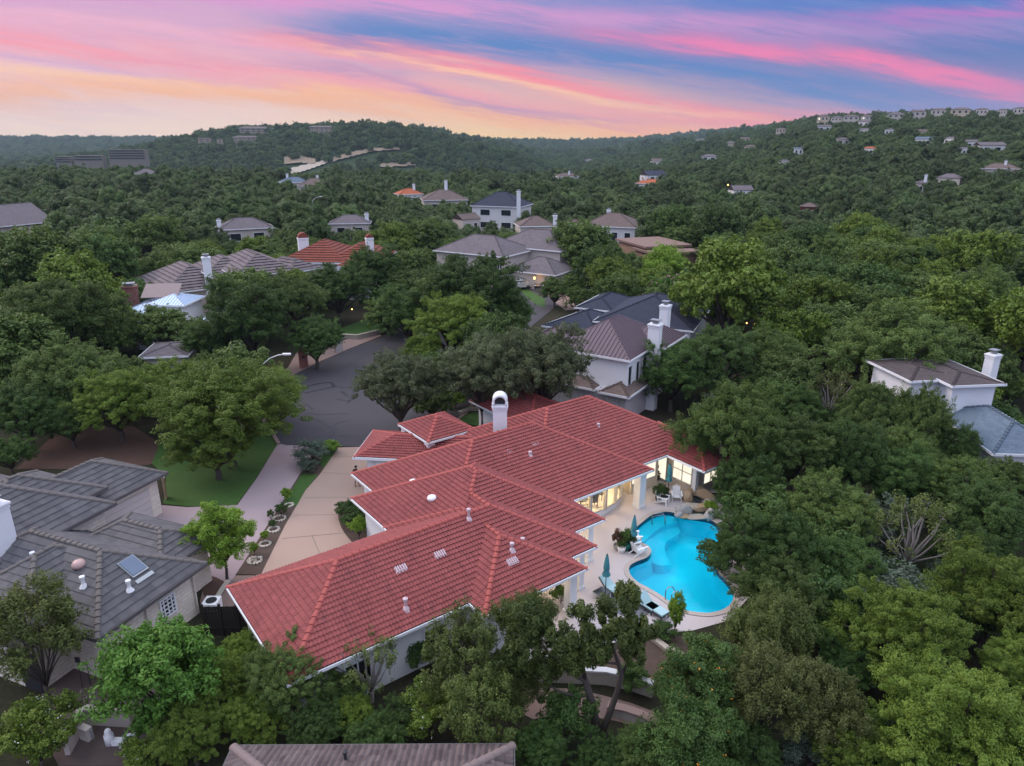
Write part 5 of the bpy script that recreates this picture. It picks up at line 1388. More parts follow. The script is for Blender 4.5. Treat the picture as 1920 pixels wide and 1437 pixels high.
sheet('lawn', smooth_loop(pxpoly([(860, 790), (880, 776), (905, 774), (945, 782), (960, 800), (900, 800)]), 2), .05, M_GRASS)
sheet('lawn', smooth_loop(pxpoly([(620, 628), (650, 612), (690, 600), (720, 598), (715, 620), (670, 630)]), 2), .06, M_GRASS)
sheet('lawn', pxpoly([(966, 537), (985, 540), (1022, 562), (1022, 578), (1005, 572), (985, 556)]), .06, M_GRASS)
sheet('lawn', pxpoly([(1770, 655), (1870, 645), (1920, 655), (1920, 690), (1850, 680), (1800, 672)]), .06, M_GRASS)
sheet('driveway', pxpoly([(1025, 545), (1095, 545), (1105, 580), (1060, 583), (1030, 560)]), .07, M_SIDEW)
sheet('driveway', pxpoly([(1810, 632), (1870, 628), (1880, 645), (1825, 652)]), .07, M_SIDEW)
sheet('dirt_yard', pxpoly([(105, 1250), (240, 1260), (330, 1300), (260, 1437), (110, 1437), (60, 1340)]), .02, plain('dirt', (.105, .078, .072), .95, 1.2, .35, .5, s2=20))
sheet('mulch_bank', pxpoly([(30, 880), (120, 800), (250, 800), (330, 850), (280, 872), (150, 880)]), .02, plain('leaf_litter', (.085, .048, .036), .95, 1.2, .4, .5, s2=20))
sheet('gravel_path', smooth_loop(pxpoly([(985, 1295), (1060, 1292), (1130, 1305), (1225, 1335), (1225, 1368), (1150, 1352), (1060, 1340), (1000, 1350), (970, 1325)]), 2), .03, M_GRAVEL)
sheet('planting_bed', pxpoly([(1110, 1232), (1240, 1196), (1320, 1190), (1300, 1250), (1210, 1290), (1110, 1270)]), .02, M_MULCH)
# stone rings and small plants in the planting strip
for i, (u, v, r_, lb) in enumerate(((542, 949, .35, 'thin stone edging at the far end of the planting strip'), (524, 974, .5, 'white stone ring around a leafy plant, second from the grass'), (513, 995, .45, 'oval stone ring in the middle of the planting strip'), (497, 1022, .42, 'stone ring with small yellow-green plant'), (478, 1053, .5, 'nearest stone disc of the planting strip'))):
    p = at(u, v, 0); mb = MB(); g = random.Random(i)
    for k in range(14):
        a = 2 * math.pi * k / 14; s = g.uniform(.7, 1.2)
        mb.box((p[0] + .8 * r_ * math.cos(a), p[1] + .8 * r_ * math.sin(a), .08), (.17 * s, .12 * s, .09 * s), a + g.uniform(-.4, .4), 0, (g.uniform(-.3, .3), 'X'))
    if i == 4:
        for k in range(14): mb.box((p[0] + g.uniform(-.3, .3), p[1] + g.uniform(-.3, .3), .08), (.17, .12, .09), g.uniform(0, 3))
    tag(mb.build('stone_ring', M_ROCKW), lb, 'stone edging', 'stone rings in the planting strip')
def tuft(u, v, h, label, key='shrub', s=.35, cat='plant', name='leafy_plant', z=.03, group='small plants around the drives'):
    p = at(u, v, z); return plant_at(key, p[0], p[1], z, s, h / (VAR[key][3] + 1.2), label, cat, group, name, crown_name='foliage')
tuft(528, 966, .9, 'dark leafy plant standing in the white stone ring', s=.3)
tuft(511, 988, .5, 'small plant by the oval stone ring', s=.2); tuft(497, 1014, .6, 'yellow-green tuft above its stone ring', 'young', .14); tuft(478, 1040, .7, 'yellow-green tuft above the nearest stone disc', 'young', .14)
tuft(538, 940, .9, 'thin plant beside the end of the grass strip', 'young', .2); tuft(508, 975, .8, 'round topped seedling at the drive edge', 'shrub', .16)
tuft(589, 866, 1.9, 'large grey-green sage bush between the two driveways', 'sage', .95, 'bush', 'sage_bush'); tuft(580, 885, 1.1, 'lower grey-green bush in front of the large sage bush', 'sage', .6, 'bush', 'sage_bush'); tuft(621, 850, .9, 'bright grassy tuft at the street end of the planting strip', 'young', .4)
tuft(650, 972, 1.3, 'spiky green bush in the curved bed by the white wall', 'shrub', .55, 'bush', 'garden_bush'); tuft(668, 985, 1.3, 'dark clipped bush against the white wall', 'shrub', .6, 'bush', 'garden_bush'); tuft(675, 957, 1.0, 'small dark bush beneath the lower roof corner', 'shrub', .4, 'bush', 'garden_bush')
tuft(674, 1011, 1.2, 'round clipped ball bush at the tip of the curved bed', 'lime', .2, 'bush', 'ball_bush'); tuft(854, 766, 1.3, 'golden bush beside the lawn behind the entry pavilion', 'lime', .35, 'bush', 'golden_bush')
tuft(1332, 962, .7, 'yellow-green fern beside the round pale boulder', 'lime', .16); tuft(1264, 1196, 2.3, 'slender young shrub at the terrace edge by the pool', 'young', .24, 'bush', 'slender_shrub')
tuft(1240, 1195, .8, 'low dark grasses in the bed below the terrace', 'shrub', .5); tuft(1052, 1132, 1.2, 'planter greenery under the porch roof', 'shrub', .4)
for u, v, r_, h, m_, k, s_, lb in ((1158, 1030, .3, .35, M_ROCKG, 'red', .34, 'pot with reddish-brown foliage beside the teal pot'), (1165, 1036, .26, .42, M_WPLAS, 'shrub', .2, 'white pot in front of the reddish plant'), (1174, 1031, .32, .5, M_POTG, 'shrub', .34, 'glossy teal pot with a tall green plant'), (1181, 1026, .2, .3, M_ROCKG, 'shrub', .25, 'small grey pot behind the umbrella pole'), (1236, 940, .3, .35, M_DARK, 'shrub', .36, 'dark pot with leafy plant behind the sideways white chair'), (1246, 934, .3, .3, M_DARK, 'red', .25, 'dark pot with red flowers by the closed umbrella'), (1230, 900, .3, .35, M_DARK, 'shrub', .2, 'dark pot with a thin plant beside the patio doors')):
    if k == 'red' and 'red' not in VAR: variant('red', 59, 1.5, 1.2, 1.4, 9, 90, 100, .12, [L_RED], lump=.3, r0=.05, fork=.2)
    p = at(u, v, .03); t = empty('potted_plant', (p[0], p[1], .03), lb, 'potted plant', 'pots on the terrace')
    mb = MB(); mb.lathe((0, 0, 0), [(r_ * .7, 0), (r_, h * .7), (r_ * 1.05, h), (r_ * .9, h), (r_ * .88, h - .05)], 16); mb.build('pot', m_, t, True, local=True)
    me = VAR[k][0]; o = bpy.data.objects.new('foliage', me); C.objects.link(o); o.parent = t; o.location = (0, 0, h - .15); o.scale = (s_, s_, s_ * 1.2)
# walls below the terrace
def stone_wall(pts, h, th_, label, capm, wm, z=0., name='retaining_wall'):
    P = pxpoly(pts); root = empty(name, (*np.mean(P, 0), 0), label, 'wall')
    mb = MB(); cb = MB()
    for i in range(len(P) - 1):
        a, b = np.array(P[i]), np.array(P[i + 1]); d = b - a; L = np.linalg.norm(d); r_ = math.atan2(d[1], d[0])
        mb.box((*((a + b) / 2), z + h / 2 - .1), (L + .05, th_, h + .2), r_); cb.box((*((a + b) / 2), z + h + .045 + .002 * i), (L + .1, th_ + .12, .09), r_)
    mb.build('stonework', wm, root); cb.build('capstone', capm, root)
M_CAPW = plain('white_capstone', (.55, .55, .56), .8, 2, .1)
stone_wall([(955, 1272), (1010, 1276), (1070, 1279), (1135, 1282), (1180, 1292), (1222, 1306)], .75, .22, 'curved stone retaining wall with white capstones below the terrace', M_CAPW, M_ROCKW)
stone_wall([(1140, 1340), (1170, 1346), (1200, 1356), (1230, 1372)], .5, .3, 'low stepped brick wall behind the forked juniper', M_SIDEW, M_ROCKW)
stone_wall([(1222, 1200), (1250, 1222), (1290, 1240)], .2, .2, 'white stone edging along the bed by the slender shrub', M_ROCKW, M_ROCKW, name='stone_edging')
stone_wall([(392, 1150), (405, 1130), (418, 1108), (428, 1094)], .12, .16, 'pale stone edging between mulch and gravel by the young tree', M_ROCKW, M_ROCKW, name='stone_edging')
stone_wall([(862, 778), (880, 770), (905, 770)], .25, .3, 'pale stone edging of the small lawn behind the entry pavilion', M_ROCKW, M_ROCKW, name='stone_edging')
stone_wall([(630, 634), (670, 636), (712, 626)], .5, .3, 'rough pale stone wall along the street below the far lawn', M_ROCKW, M_ROCKW)
sheet('planting_bed', smooth_loop(pxpoly([(386, 1078), (378, 1100), (388, 1128), (400, 1120), (418, 1105), (425, 1094)]), 2), .04, MATS['leaf_litter'])
# pool equipment yard
stone_wall([(128, 1416), (160, 1357), (248, 1362)], .85, .2, 'pale low wall around the pool equipment at the lower left', M_BEIGE, M_BEIGE, name='equipment_wall')
p = at(150, 1405, .3); t = empty('electric_box', (p[0] + .2, p[1] + .3, .6), 'grey-green electric cabinet on the low equipment wall', 'cabinet')
mb = MB(); mb.box((0, 0, .3), (.3, .5, .6), R(68)); mb.build('cabinet_body', M_BEIGE, t, local=True); mb = MB(); mb.box((.16, -.05, .3), (.03, .42, .5), R(68)); mb.build('cabinet_door', M_GALV, t, local=True)
p = at(207, 1395, .0); t = empty('pool_pump', (p[0], p[1], 0), 'white pool pump canister inside the equipment wall', 'pump')
mb = MB(); mb.lathe((0, 0, 0), [(.2, 0), (.2, .5), (.14, .56), (.14, .7), (.1, .78), (.02, .8)], 14); mb.build('canister', M_WPLAS, t, True, local=True); mb = MB(); mb.box((.3, 0, .12), (.5, .3, .22)); mb.build('motor', M_WPLAS, t, local=True)
mb = MB(); mb.tube([(p[0] + .5, p[1], .1), (p[0] + .8, p[1], .5), (p[0] + 1.2, p[1] + .05, .55), (p[0] + 1.2, p[1] + .05, .02)], .05, 8); mb.tube([(p[0] + .6, p[1] - .3, .1), (p[0] + .9, p[1] - .3, .75), (p[0] + 1.35, p[1] - .2, .75), (p[0] + 1.35, p[1] - .2, .02)], .05, 8)
tag(mb.build('white_pipe', M_WPLAS), 'bent white plastic pipes beside the pool pump', 'pipe')
# dark fence and gate between the houses
F0, F1 = at(388, 1192, 0)[:2], at(484, 1190, 0)[:2]; t = empty('dark_fence', (*F0, 0), 'dark board gate and fence between the grey-tiled house and the red roof', 'fence')
d = F1 - F0; L = np.linalg.norm(d); r_ = math.atan2(d[1], d[0]); mb = MB(); k = 0
while k * .16 < L: q = F0 + d * (k * .16 / L); mb.box((*q, .9), (.145, .03, 1.8 + .02 * (k % 3)), r_); k += 1
mb.build('boards', M_WOODD, t)
for f in (0, .33, .66, 1): mb = MB(); q = F0 + d * f; mb.box((*(q + np.array([0, -.05])), 1.0), (.12, .1, 2.0), r_); mb.build('fence_post', M_WOODD, t)
mb = MB(); mb.box((*((F0 + F1) / 2 + np.array([0, -.045])), 1.5), (L, .05, .1), r_); mb.box((*((F0 + F1) / 2 + np.array([0, -.045])), .5), (L, .05, .1), r_); mb.build('rail', M_WOODD, t)
p = at(400, 1150, 0); t = empty('ac_unit', (p[0], p[1], 0), 'white air-conditioner box by the gravel beside the dark fence', 'air conditioner'); mb = MB(); mb.box((0, 0, .4), (.8, .8, .8)); mb.box((0, 0, .82), (.84, .84, .05)); mb.build('casing', M_WPLAS, t, local=True); mb = MB(); mb.lathe((0, 0, .845), [(.3, 0), (.3, .02), (.05, .03)], 16); mb.build('fan_grille', M_DARK, t, local=True)
for u, v, lb in ((155, 1290, 'shovel leaning at the corner of the pale brick house'), (170, 1285, 'thin dark stake standing by the pale brick wall')):
    p = at(u, v, 0); t = empty('garden_tool', (p[0], p[1], 0), lb, 'garden tool'); mb = MB(); mb.tube([(0, 0, 0), (.05, .03, 1.5)], .02, 6); mb.build('handle', M_DARK, t, local=True)
    if 'shovel' in lb: mb = MB(); mb.box((.05, .03, 1.62), (.24, .03, .3)); mb.build('blade', M_DARK, t, local=True)
p = at(312, 935, 0); t = empty('garden_gate', (p[0], p[1], 0), 'white-topped wooden gate post at the end of the garage wall', 'gate post'); mb = MB(); mb.box((0, 0, .9), (.12, .5, 1.8), .3); mb.build('board', M_ROCK, t, local=True); mb = MB(); mb.box((0, 0, 1.85), (.3, .2, .3), .3); mb.build('lantern', M_WPLAS, t, local=True)

# ------------------------------------------------------------------ street furniture
def street_lamp(u, v, h, dirx, label, z=0., base=None):
    p = base if base is not None else at(u, v, 0); t = empty('street_lamp', (p[0], p[1], z), label, 'street lamp')
    mb = MB(); mb.tube([(0, 0, -.5), (0, 0, h - 1.1)], [.1, .07], 10); mb.build('pole', M_GALV, t, True, local=True)
    mb = MB(); mb.tube([(0, 0, h - 1.6), (dirx * .3, 0, h - 1.0), (dirx * 1.0, .05, h - .45), (dirx * 1.8, .05, h - .15), (dirx * 2.3, .05, h - .08)], [.05, .05, .045, .04, .04], 8); mb.build('arm', M_WPLAS, t, True, local=True)
    mb = MB(); mb.box((dirx * 2.6, .05, h - .05), (.75, .26, .14)); mb.build('lamp_head', M_WPLAS, t, local=True)
pb = at(491, 715, 3.4); street_lamp(0, 0, 6.1, 1, 'pale curved-arm street lamp by the cul-de-sac, behind the bright oak', base=(pb[0], pb[1]))
pb = at(588, 405, 4.0); street_lamp(0, 0, 9.5, 1, 'thin street lamp far off above the rust-red roof', base=(pb[0], pb[1]))
pb = at(1326, 490, 5.0); street_lamp(0, 0, 8., 1, 'street lamp arm poking out of the trees right of the flat brown house', base=(pb[0], pb[1]))
def mailbox(u, v, m_, label, w=.75, h=1.7):
    p = at(u, v, 0); t = empty('mailbox_pillar', (p[0], p[1], 0), label, 'mailbox pillar', rz=.4)
    mb = MB(); mb.box((0, 0, h / 2 - .1), (w, w, h + .2)); mb.build('pillar', m_, t, local=True)
    mb = MB(); mb.box((0, 0, h + .06), (w + .15, w + .15, .14)); mb.box((0, 0, h + .18), (w * .8, w * .8, .1)); mb.build('capstone', m_, t, local=True)
    mb = MB(); mb.box((.0, -w / 2 - .02, h * .72), (.25, .06, .28)); mb.build('mail_door', M_DARK, t, local=True)
mailbox(570, 689, M_BRICKR, 'red brick mailbox pillar on the verge of the cul-de-sac', .9, 1.9); mailbox(636, 660, M_BRICKW, 'white brick mailbox pillar farther up the cul-de-sac', .8, 1.8); mailbox(485, 722, M_ROCKW, 'pale stone pillar at the foot of the curved street lamp', .9, 1.5)
for u, v, z in ((1002, 521, 2.3), (1047, 518, 2.3)):
    p = at(u, v, z); t = empty('wall_lantern', (p[0], p[1] - .25, z), 'glowing amber lantern at the %s corner of the beige garage front' % ('near' if u < 1020 else 'far'), 'lantern'); mb = MB(); mb.box((0, 0, 0), (.3, .3, .45)); mb.build('glow', M_LAMP, t, local=True); mb = MB(); mb.box((0, 0, .27), (.42, .42, .08)); mb.build('lantern_cap', M_DARK, t, local=True)
    lamp('lantern_light', (p[0], p[1] - .8, z), 25, (1, .5, .15), .2)
for i, (u, v, z, lb) in enumerate(((1400, 606, 3, 'pair of amber lights glowing in the dark trees beyond the black roof'), (1416, 607, 3, 'brighter amber light right of the pair in the dark trees'), (1577, 720, 3, 'amber light glowing beside the grey-brown juniper'), (1308, 478, 3, 'amber lamp at the edge of the flat brown house'), (1365, 347, 5, 'orange lamp on the wooded slope'), (392, 612, 3, 'amber porch lamp under the silver roof'), (660, 580, 3, 'amber window lamp under the oak by the far lawn'), (514, 541, 5, 'small amber lamp on the mauve-tiled house'))):
    p = at(u, v, z); t = empty('garden_lamp', (p[0], p[1], z), lb, 'lamp'); s = np.hypot(p[0], p[1]) / F * 1.3
    mb = MB(); mb.lathe((0, 0, -s), [(s * .5, 0), (s, s * .6), (s, s * 1.4), (s * .5, s * 2)], 8); mb.build('glow', M_LAMP, t, local=True)
    mb = MB(); mb.lathe((0, 0, s), [(s * 1.3, 0), (s * .8, s * .3), (.03, s * .4)], 8); mb.build('lamp_cap', M_DARK, t, local=True)
    dd = np.hypot(p[0], p[1]); keep(u - 4, v - 4, u + 4, v + 4, dd - .5)

# ------------------------------------------------------------------ cars at the garage
def car(u, v, rz, m_, label):
    p = at(u, v, 0); t = empty('parked_car', (p[0], p[1], .07), label, 'car', 'cars by the garage', rz)
    mb = MB()
    prof = [(-2.2, .45), (-2.25, .75), (-2.1, 1.0), (-1.5, 1.08), (-.95, 1.62), (.9, 1.68), (1.75, 1.1), (2.2, 1.02), (2.25, .45)]
    vs = []
    for s in (-1, 1):
        for x, z in prof: vs.append((x, s * (.92 if z < 1.2 else .74), z))
    k = len(prof); mb.add(vs, [(i, i + 1, k + i + 1, k + i) for i in range(k - 1)] + [tuple(range(k))[::-1], tuple(range(k, 2 * k)), (k - 1, 0, k, 2 * k - 1)])
    mb.build('body', m_, t, local=True)
    gb = MB()
    for s in (-1, 1): gb.add([(-1.2, s * .87, 1.12), (1.35, s * .87, 1.12), (.85, s * .78, 1.58), (-.85, s * .78, 1.54)], [(0, 1, 2, 3) if s < 0 else (3, 2, 1, 0)])
    gb.add([(-1.46, -.75, 1.14), (-1.46, .75, 1.14), (-1.0, .68, 1.58), (-1.0, -.68, 1.58)], [(3, 2, 1, 0)]); gb.add([(1.72, -.75, 1.15), (1.72, .75, 1.15), (.97, .68, 1.64), (.97, -.68, 1.64)], [(0, 1, 2, 3)])
    gb.build('windows', M_DARKGL, t, local=True)
    for x in (-1.4, 1.4):
        for s in (-1, 1): wb = MB(); wb.tube([(x, s * .7, .36), (x, s * .95, .36)], .36, 14); wb.build('wheel', M_DARK, t, local=True)
    for s in (-1, 1): hb = MB(); hb.box((-2.24, s * .65, .85), (.06, .35, .16)); hb.build('headlight', M_WPLAS, t, local=True)
M_CARB = plain('dark_car_paint', (.03, .032, .036), .25, 1, .1, spec=.6); M_CARS = plain('silver_car_paint', (.40, .41, .43), .3, 1, .1, spec=.6)
car(1016, 541, R(75), M_CARB, 'dark car parked close to the beige garage front'); car(1068, 546, R(60), M_CARS, 'pale car at the far side of the garage drive')
car(973, 543, R(20), M_CARS, 'silver car bonnet beside the green verge below the beige garage')

# ------------------------------------------------------------------ the person by the garage
def person(u, v):
    p = at(u, v, .035); t = empty('person', (p[0], p[1], .035), 'person in black top and light shorts standing by the garage, arms out', 'person', rz=R(150))
    V = [(0, 0, .98), (0, .0, 1.18), (0, .01, 1.40), (0, .0, 1.50), (0, -.02, 1.62), (0, -.01, 1.74)]; Rr = [(.15, .11), (.14, .10), (.16, .10), (.055, .055), (.085, .10), (.06, .07)]
    E_ = [(i, i + 1) for i in range(5)]
    def chain(par, pts):
        a = par
        for q, r_ in pts: V.append(q); Rr.append((r_, r_)); E_.append((a, len(V) - 1)); a = len(V) - 1
        return a
    for s in (-1, 1):
        chain(0, [((s * .10, 0, .90), .10), ((s * .11, -.02 + s * .05, .52), .065), ((s * .11, .03 + s * .09, .12), .042), ((s * .12, -.02 + s * .09, .04), .042), ((s * .13, -.14 + s * .09, .03), .035)])
        w = chain(2, [((s * .19, .0, 1.40), .062), ((s * .36, -.04, 1.22), .045), ((s * .50, -.16, 1.06), .033), ((s * .54, -.22, 1.02), .032)])
        for k in range(4): chain(w, [((s * (.53 + .018 * k), -.27 + .01 * k, 1.015 - .008 * k), .010), ((s * (.53 + .02 * k), -.32 + .012 * k, .995 - .01 * k), .009)])
        chain(w, [((s * .51, -.24, 1.04), .011), ((s * .50, -.28, 1.045), .009)])
    me = bpy.data.meshes.new('body'); me.from_pydata(V, E_, [])
    o = bpy.data.objects.new('body', me); C.objects.link(o); o.parent = t
    o.modifiers.new('skin', 'SKIN'); o.modifiers.new('sub', 'SUBSURF').render_levels = 2; o.modifiers['sub'].levels = 2
    for i, r_ in enumerate(Rr): me.skin_vertices[0].data[i].radius = r_
    me.skin_vertices[0].data[0].use_root = True
    def fn(T):
        z = T.n('ShaderNodeSeparateXYZ', {0: T.n('ShaderNodeTexCoord').outputs['Object']}).outputs
        ax = T.m('ABSOLUTE', z[0])
        top = T.m('MULTIPLY', T.m('GREATER_THAN', z[2], 1.0), T.m('LESS_THAN', z[2], 1.5))
        top = T.m('MULTIPLY', top, T.m('LESS_THAN', ax, .34))
        sh = T.m('MULTIPLY', T.m('MULTIPLY', T.m('GREATER_THAN', z[2], .5), T.m('LESS_THAN', z[2], 1.0)), T.m('LESS_THAN', ax, .26))
        shoe = T.m('LESS_THAN', z[2], .07)
        c = T.mix(top, (.28, .16, .11, 1), (.015, .015, .018, 1)); c = T.mix(sh, c, (.33, .31, .29, 1)); c = T.mix(shoe, c, (.06, .05, .05, 1))
        T.n('ShaderNodeOutputMaterial', {0: T.n('ShaderNodeBsdfPrincipled', {'Base Color': c, 'Roughness': .8}).outputs[0]})
    me.materials.append(mat('person_clothes', fn))
    mb = MB(); vs = []
    for i in range(7):
        for j in range(12):
            a = 2 * math.pi * j / 12; b = math.pi * .62 * i / 6
            vs.append((.098 * math.sin(b) * math.cos(a), .012 + .112 * math.sin(b) * math.sin(a), 1.70 + .10 * math.cos(b)))
    mb.add(vs, [(i * 12 + j, i * 12 + (j + 1) % 12, (i + 1) * 12 + (j + 1) % 12, (i + 1) * 12 + j) for i in range(6) for j in range(12)]); mb.build('hair', M_DARK, t, True, local=True)
person(670, 913)

# ------------------------------------------------------------------ trees placed one by one
NEAR = []      # (u, v, r) of trees set by hand
def T_(key, u, v, r, label, **k):
    if '_c' in k: k.pop('_c')
    return plant(key, u, v, r, label, **k)
# bottom edge, left to right
T_('sparse', 62, 1190, 100, 'thin olive juniper with rusty tips in front of the grey tile roof', rz=1.)
T_('red', 125, 1085, 26, 'rust-brown twig cluster at the top of the thin olive juniper', lift=5.2, cat='shrub', name='bronze_shrub') if False else None
T_('whitefl', 62, 1378, 80, 'bush dotted with white flowers at the bottom left corner', cat='bush', name='flowering_bush')
T_('whitefl', 265, 1418, 42, 'small white-flowered bush beside the pool equipment wall', cat='bush', name='flowering_bush')
T_('dec', 302, 1255, 108, 'loose broad-leaved tree against the pale brick wall', name='ash_tree')
T_('bri0', 455, 1228, 50, 'small yellow-green oak at the foot of the red roof hip')
T_('bri1', 415, 1285, 60, 'yellow-tinged oak crown right of the loose broad-leaved tree')
T_('oak0', 545, 1272, 82, 'olive oak hiding the near corner of the red roof', zs=1.25)
T_('drk0', 700, 1395, 62, 'dark oak crown over the middle of the brown tile roof edge')
T_('jun1', 955, 1295, 62, 'juniper filling the gap left of the big dark rounded bush')
T_('drk1', 1012, 1408, 62, 'shaded crown at the bottom edge right of the brown tile roof')
T_('drk0', 1120, 1425, 52, 'shaded low crown at the bottom edge below the forked trunk')
T_('oak2', 1195, 1408, 58, 'olive crown at the bottom edge left of the orange-flowered shrub')
T_('oak1', 640, 1300, 50, 'olive oak between the near roof corner and the bare juniper')
T_('bri0', 360, 1375, 74, 'bright oak above the left end of the brown barrel tile roof', rz=2.)
T_('bri1', 475, 1352, 62, 'green-gold oak just above the brown barrel tile roof', rz=4.)
T_('drk0', 590, 1362, 60, 'dark oak crown behind the ridge of the brown barrel tile roof')
T_('bri0', 655, 1345, 46, 'bright green low oak under the bare-branched juniper', rz=.6)
T_('dead', 690, 1235, 78, 'half-dead juniper with bare pale branches at the white wall', rz=.5)
T_('jun1', 622, 1255, 44, 'brownish juniper at the red roof near corner')
T_('whitefl', 805, 1330, 62, 'shrub with many small white flowers behind the brown tile roof', cat='bush', name='flowering_bush')
T_('shrub', 785, 1222, 38, 'dark laurel bush against the white wall under the red eave', cat='bush', name='laurel_bush')
T_('drk1', 735, 1360, 52, 'dark crown between the bare juniper and the white-flowered shrub')
T_('sparse', 868, 1240, 88, 'tall see-through juniper before the porch wing', rz=2.2)
T_('sparse', 900, 1345, 80, 'grey-green thin juniper at the right end of the brown tile roof', rz=4.)
T_('jun0', 985, 1165, 62, 'dense juniper head beside the porch column', lift=1.2)
T_('shrub', 1062, 1342, 58, 'big dark rounded bush left of the forked trunk', cat='bush', name='rounded_bush', zs=1.1)
T_('shrub', 1185, 1270, 34, 'grey-green bush on the retaining wall', cat='bush', name='laurel_bush')
T_('orangefl', 1312, 1285, 88, 'tall shrub speckled with orange flowers below the pool', name='flowering_tree')
T_('orangefl', 1290, 1392, 92, 'leafy shrub with scattered orange flowers at the bottom edge', name='flowering_tree', rz=2.)
T_('jun0', 1445, 1188, 82, 'yellow-olive juniper right of the pool end', rz=1.)
T_('jun1', 1440, 1300, 88, 'feathery juniper below the yellow-olive juniper')
T_('jun0', 1545, 1330, 84, 'brown-grey juniper at the bottom, left of the big pale oak', rz=3.)
T_('drk0', 1400, 1405, 70, 'shaded oak in the dark hollow at the bottom edge')
T_('bri1', 1690, 1192, 118, 'sunlit-topped oak in the lower right wood', rz=1.)
T_('bri0', 1862, 1120, 110, 'pale-topped oak at the right edge above the big corner oak')
T_('bri1', 1905, 1265, 80, 'oak crown cut by the right edge beside the corner oak', rz=2.)
T_('bri0', 1790, 1365, 150, 'largest yellow-green oak filling the bottom right corner', rz=3.3)
T_('bri1', 1610, 1420, 84, 'oak at the bottom edge left of the corner oak', rz=.5)
T_('bri0', 1925, 1395, 80, 'oak at the extreme bottom right corner', rz=4.)
T_('drk1', 1590, 1240, 66, 'shaded oak between the brown-grey juniper and the sunlit oak')
# right of the pool
T_('drk0', 1440, 1030, 100, 'dark oak leaning over the right side of the pool', zs=1.2)
T_('oak2', 1545, 965, 96, 'grey-green oak behind the one leaning over the pool', rz=1.2)
T_('oak0', 1455, 1110, 88, 'ragged oak at the pool lower right edge', rz=2.6, zs=1.15)
T_('drk1', 1590, 1075, 82, 'deep green oak between pool and bare grey tree', rz=.3)
T_('oak1', 1620, 1150, 66, 'small oak in the gap below the bare grey tree', rz=2.)
T_('dead', 1712, 985, 92, 'bare grey many-limbed tree in the dark clearing', rz=1.)
T_('drk0', 1842, 965, 90, 'dark oak right of the bare grey tree', rz=1.6)
T_('drk1', 1690, 895, 78, 'dark oak behind the bare grey tree', rz=2.)
T_('oak0', 1790, 905, 78, 'oak below the slate-blue roof', rz=.9)
T_('oak1', 1895, 905, 64, 'oak at the right edge under the slate-blue roof', rz=3.)
T_('drk1', 1800, 1040, 66, 'shadowed oak at the right side of the dark clearing', rz=4.)
T_('drk0', 1406, 905, 72, 'oak over the rocks at the waterfall end of the pool', rz=4.4, zs=1.15)
T_('oak2', 1368, 812, 104, 'broad grey-green oak covering the end of the red roof', rz=.4, zs=1.25)
T_('oak0', 1490, 850, 96, 'broad oak right of the one covering the red roof end', rz=3.6)
T_('drk1', 1595, 860, 82, 'dark oak left of the tall white stucco house', rz=1.1, zs=1.2)
T_('oak1', 1725, 792, 58, 'airy oak in front of the white stucco wall', rz=.4, zs=1.7)
T_('dead', 1560, 735, 62, 'grey-brown juniper with thin dry crown', rz=2.)
T_('drk0', 1475, 760, 66, 'dark oak left of the grey-brown juniper', rz=3.)
T_('oak2', 1638, 782, 66, 'oak right of the grey-brown juniper', rz=1.9, zs=1.4)
T_('oak0', 1690, 858, 62, 'oak below the white stucco wall, left of the slate-blue roof', rz=2.2, zs=1.4)
T_('drk1', 1795, 842, 48, 'small dark oak at the foot of the white stucco wall', rz=.2, zs=1.3)
T_('oak0', 1898, 728, 44, 'oak at the right edge above the slate-blue roof', rz=1.9)
T_('drk1', 1262, 700, 74, 'dark oak hugging the brown metal-roofed house', rz=.2)
T_('drk0', 1350, 672, 88, 'dark spreading oak below the black shingle roof', rz=5.)
T_('oak1', 1440, 665, 76, 'oak right of the dark spreading oak', rz=2.8)
# behind the black roof
T_('mbri0', 1372, 545, 118, 'big bright green oak right of the black shingle roof', rz=1.)
T_('moak1', 1295, 545, 46, 'dark oak at the right end of the black shingle roof')
T_('crepe', 1258, 553, 40, 'pink-blossomed crepe myrtle beside the black roof', name='blossoming_tree')
T_('lime', 1248, 500, 48, 'brilliant lime-green tree among darker oaks', name='lime_tree')
T_('mbri1', 1148, 520, 52, 'rounded green tree left of the lime-green tree')
T_('mbri0', 1165, 545, 28, 'small light green tree before the black roof', rz=2.)
T_('moak0', 1085, 462, 66, 'tall oak beside the beige garage', rz=1.)
T_('moak2', 1040, 545, 34, 'little oak in front of the parked cars')
T_('mbri1', 1520, 568, 72, 'leafy oak in the wood right of the big bright oak', rz=1.7)
T_('moak0', 1625, 590, 72, 'olive oak in the wood below the right ridge', rz=2.4)
T_('oak2', 1668, 655, 118, 'wide flat-topped live oak in the right middle wood', rz=.8)
T_('oak1', 1848, 570, 78, 'tall oak with visible trunk by the grey ranch house', rz=2., zs=1.25)
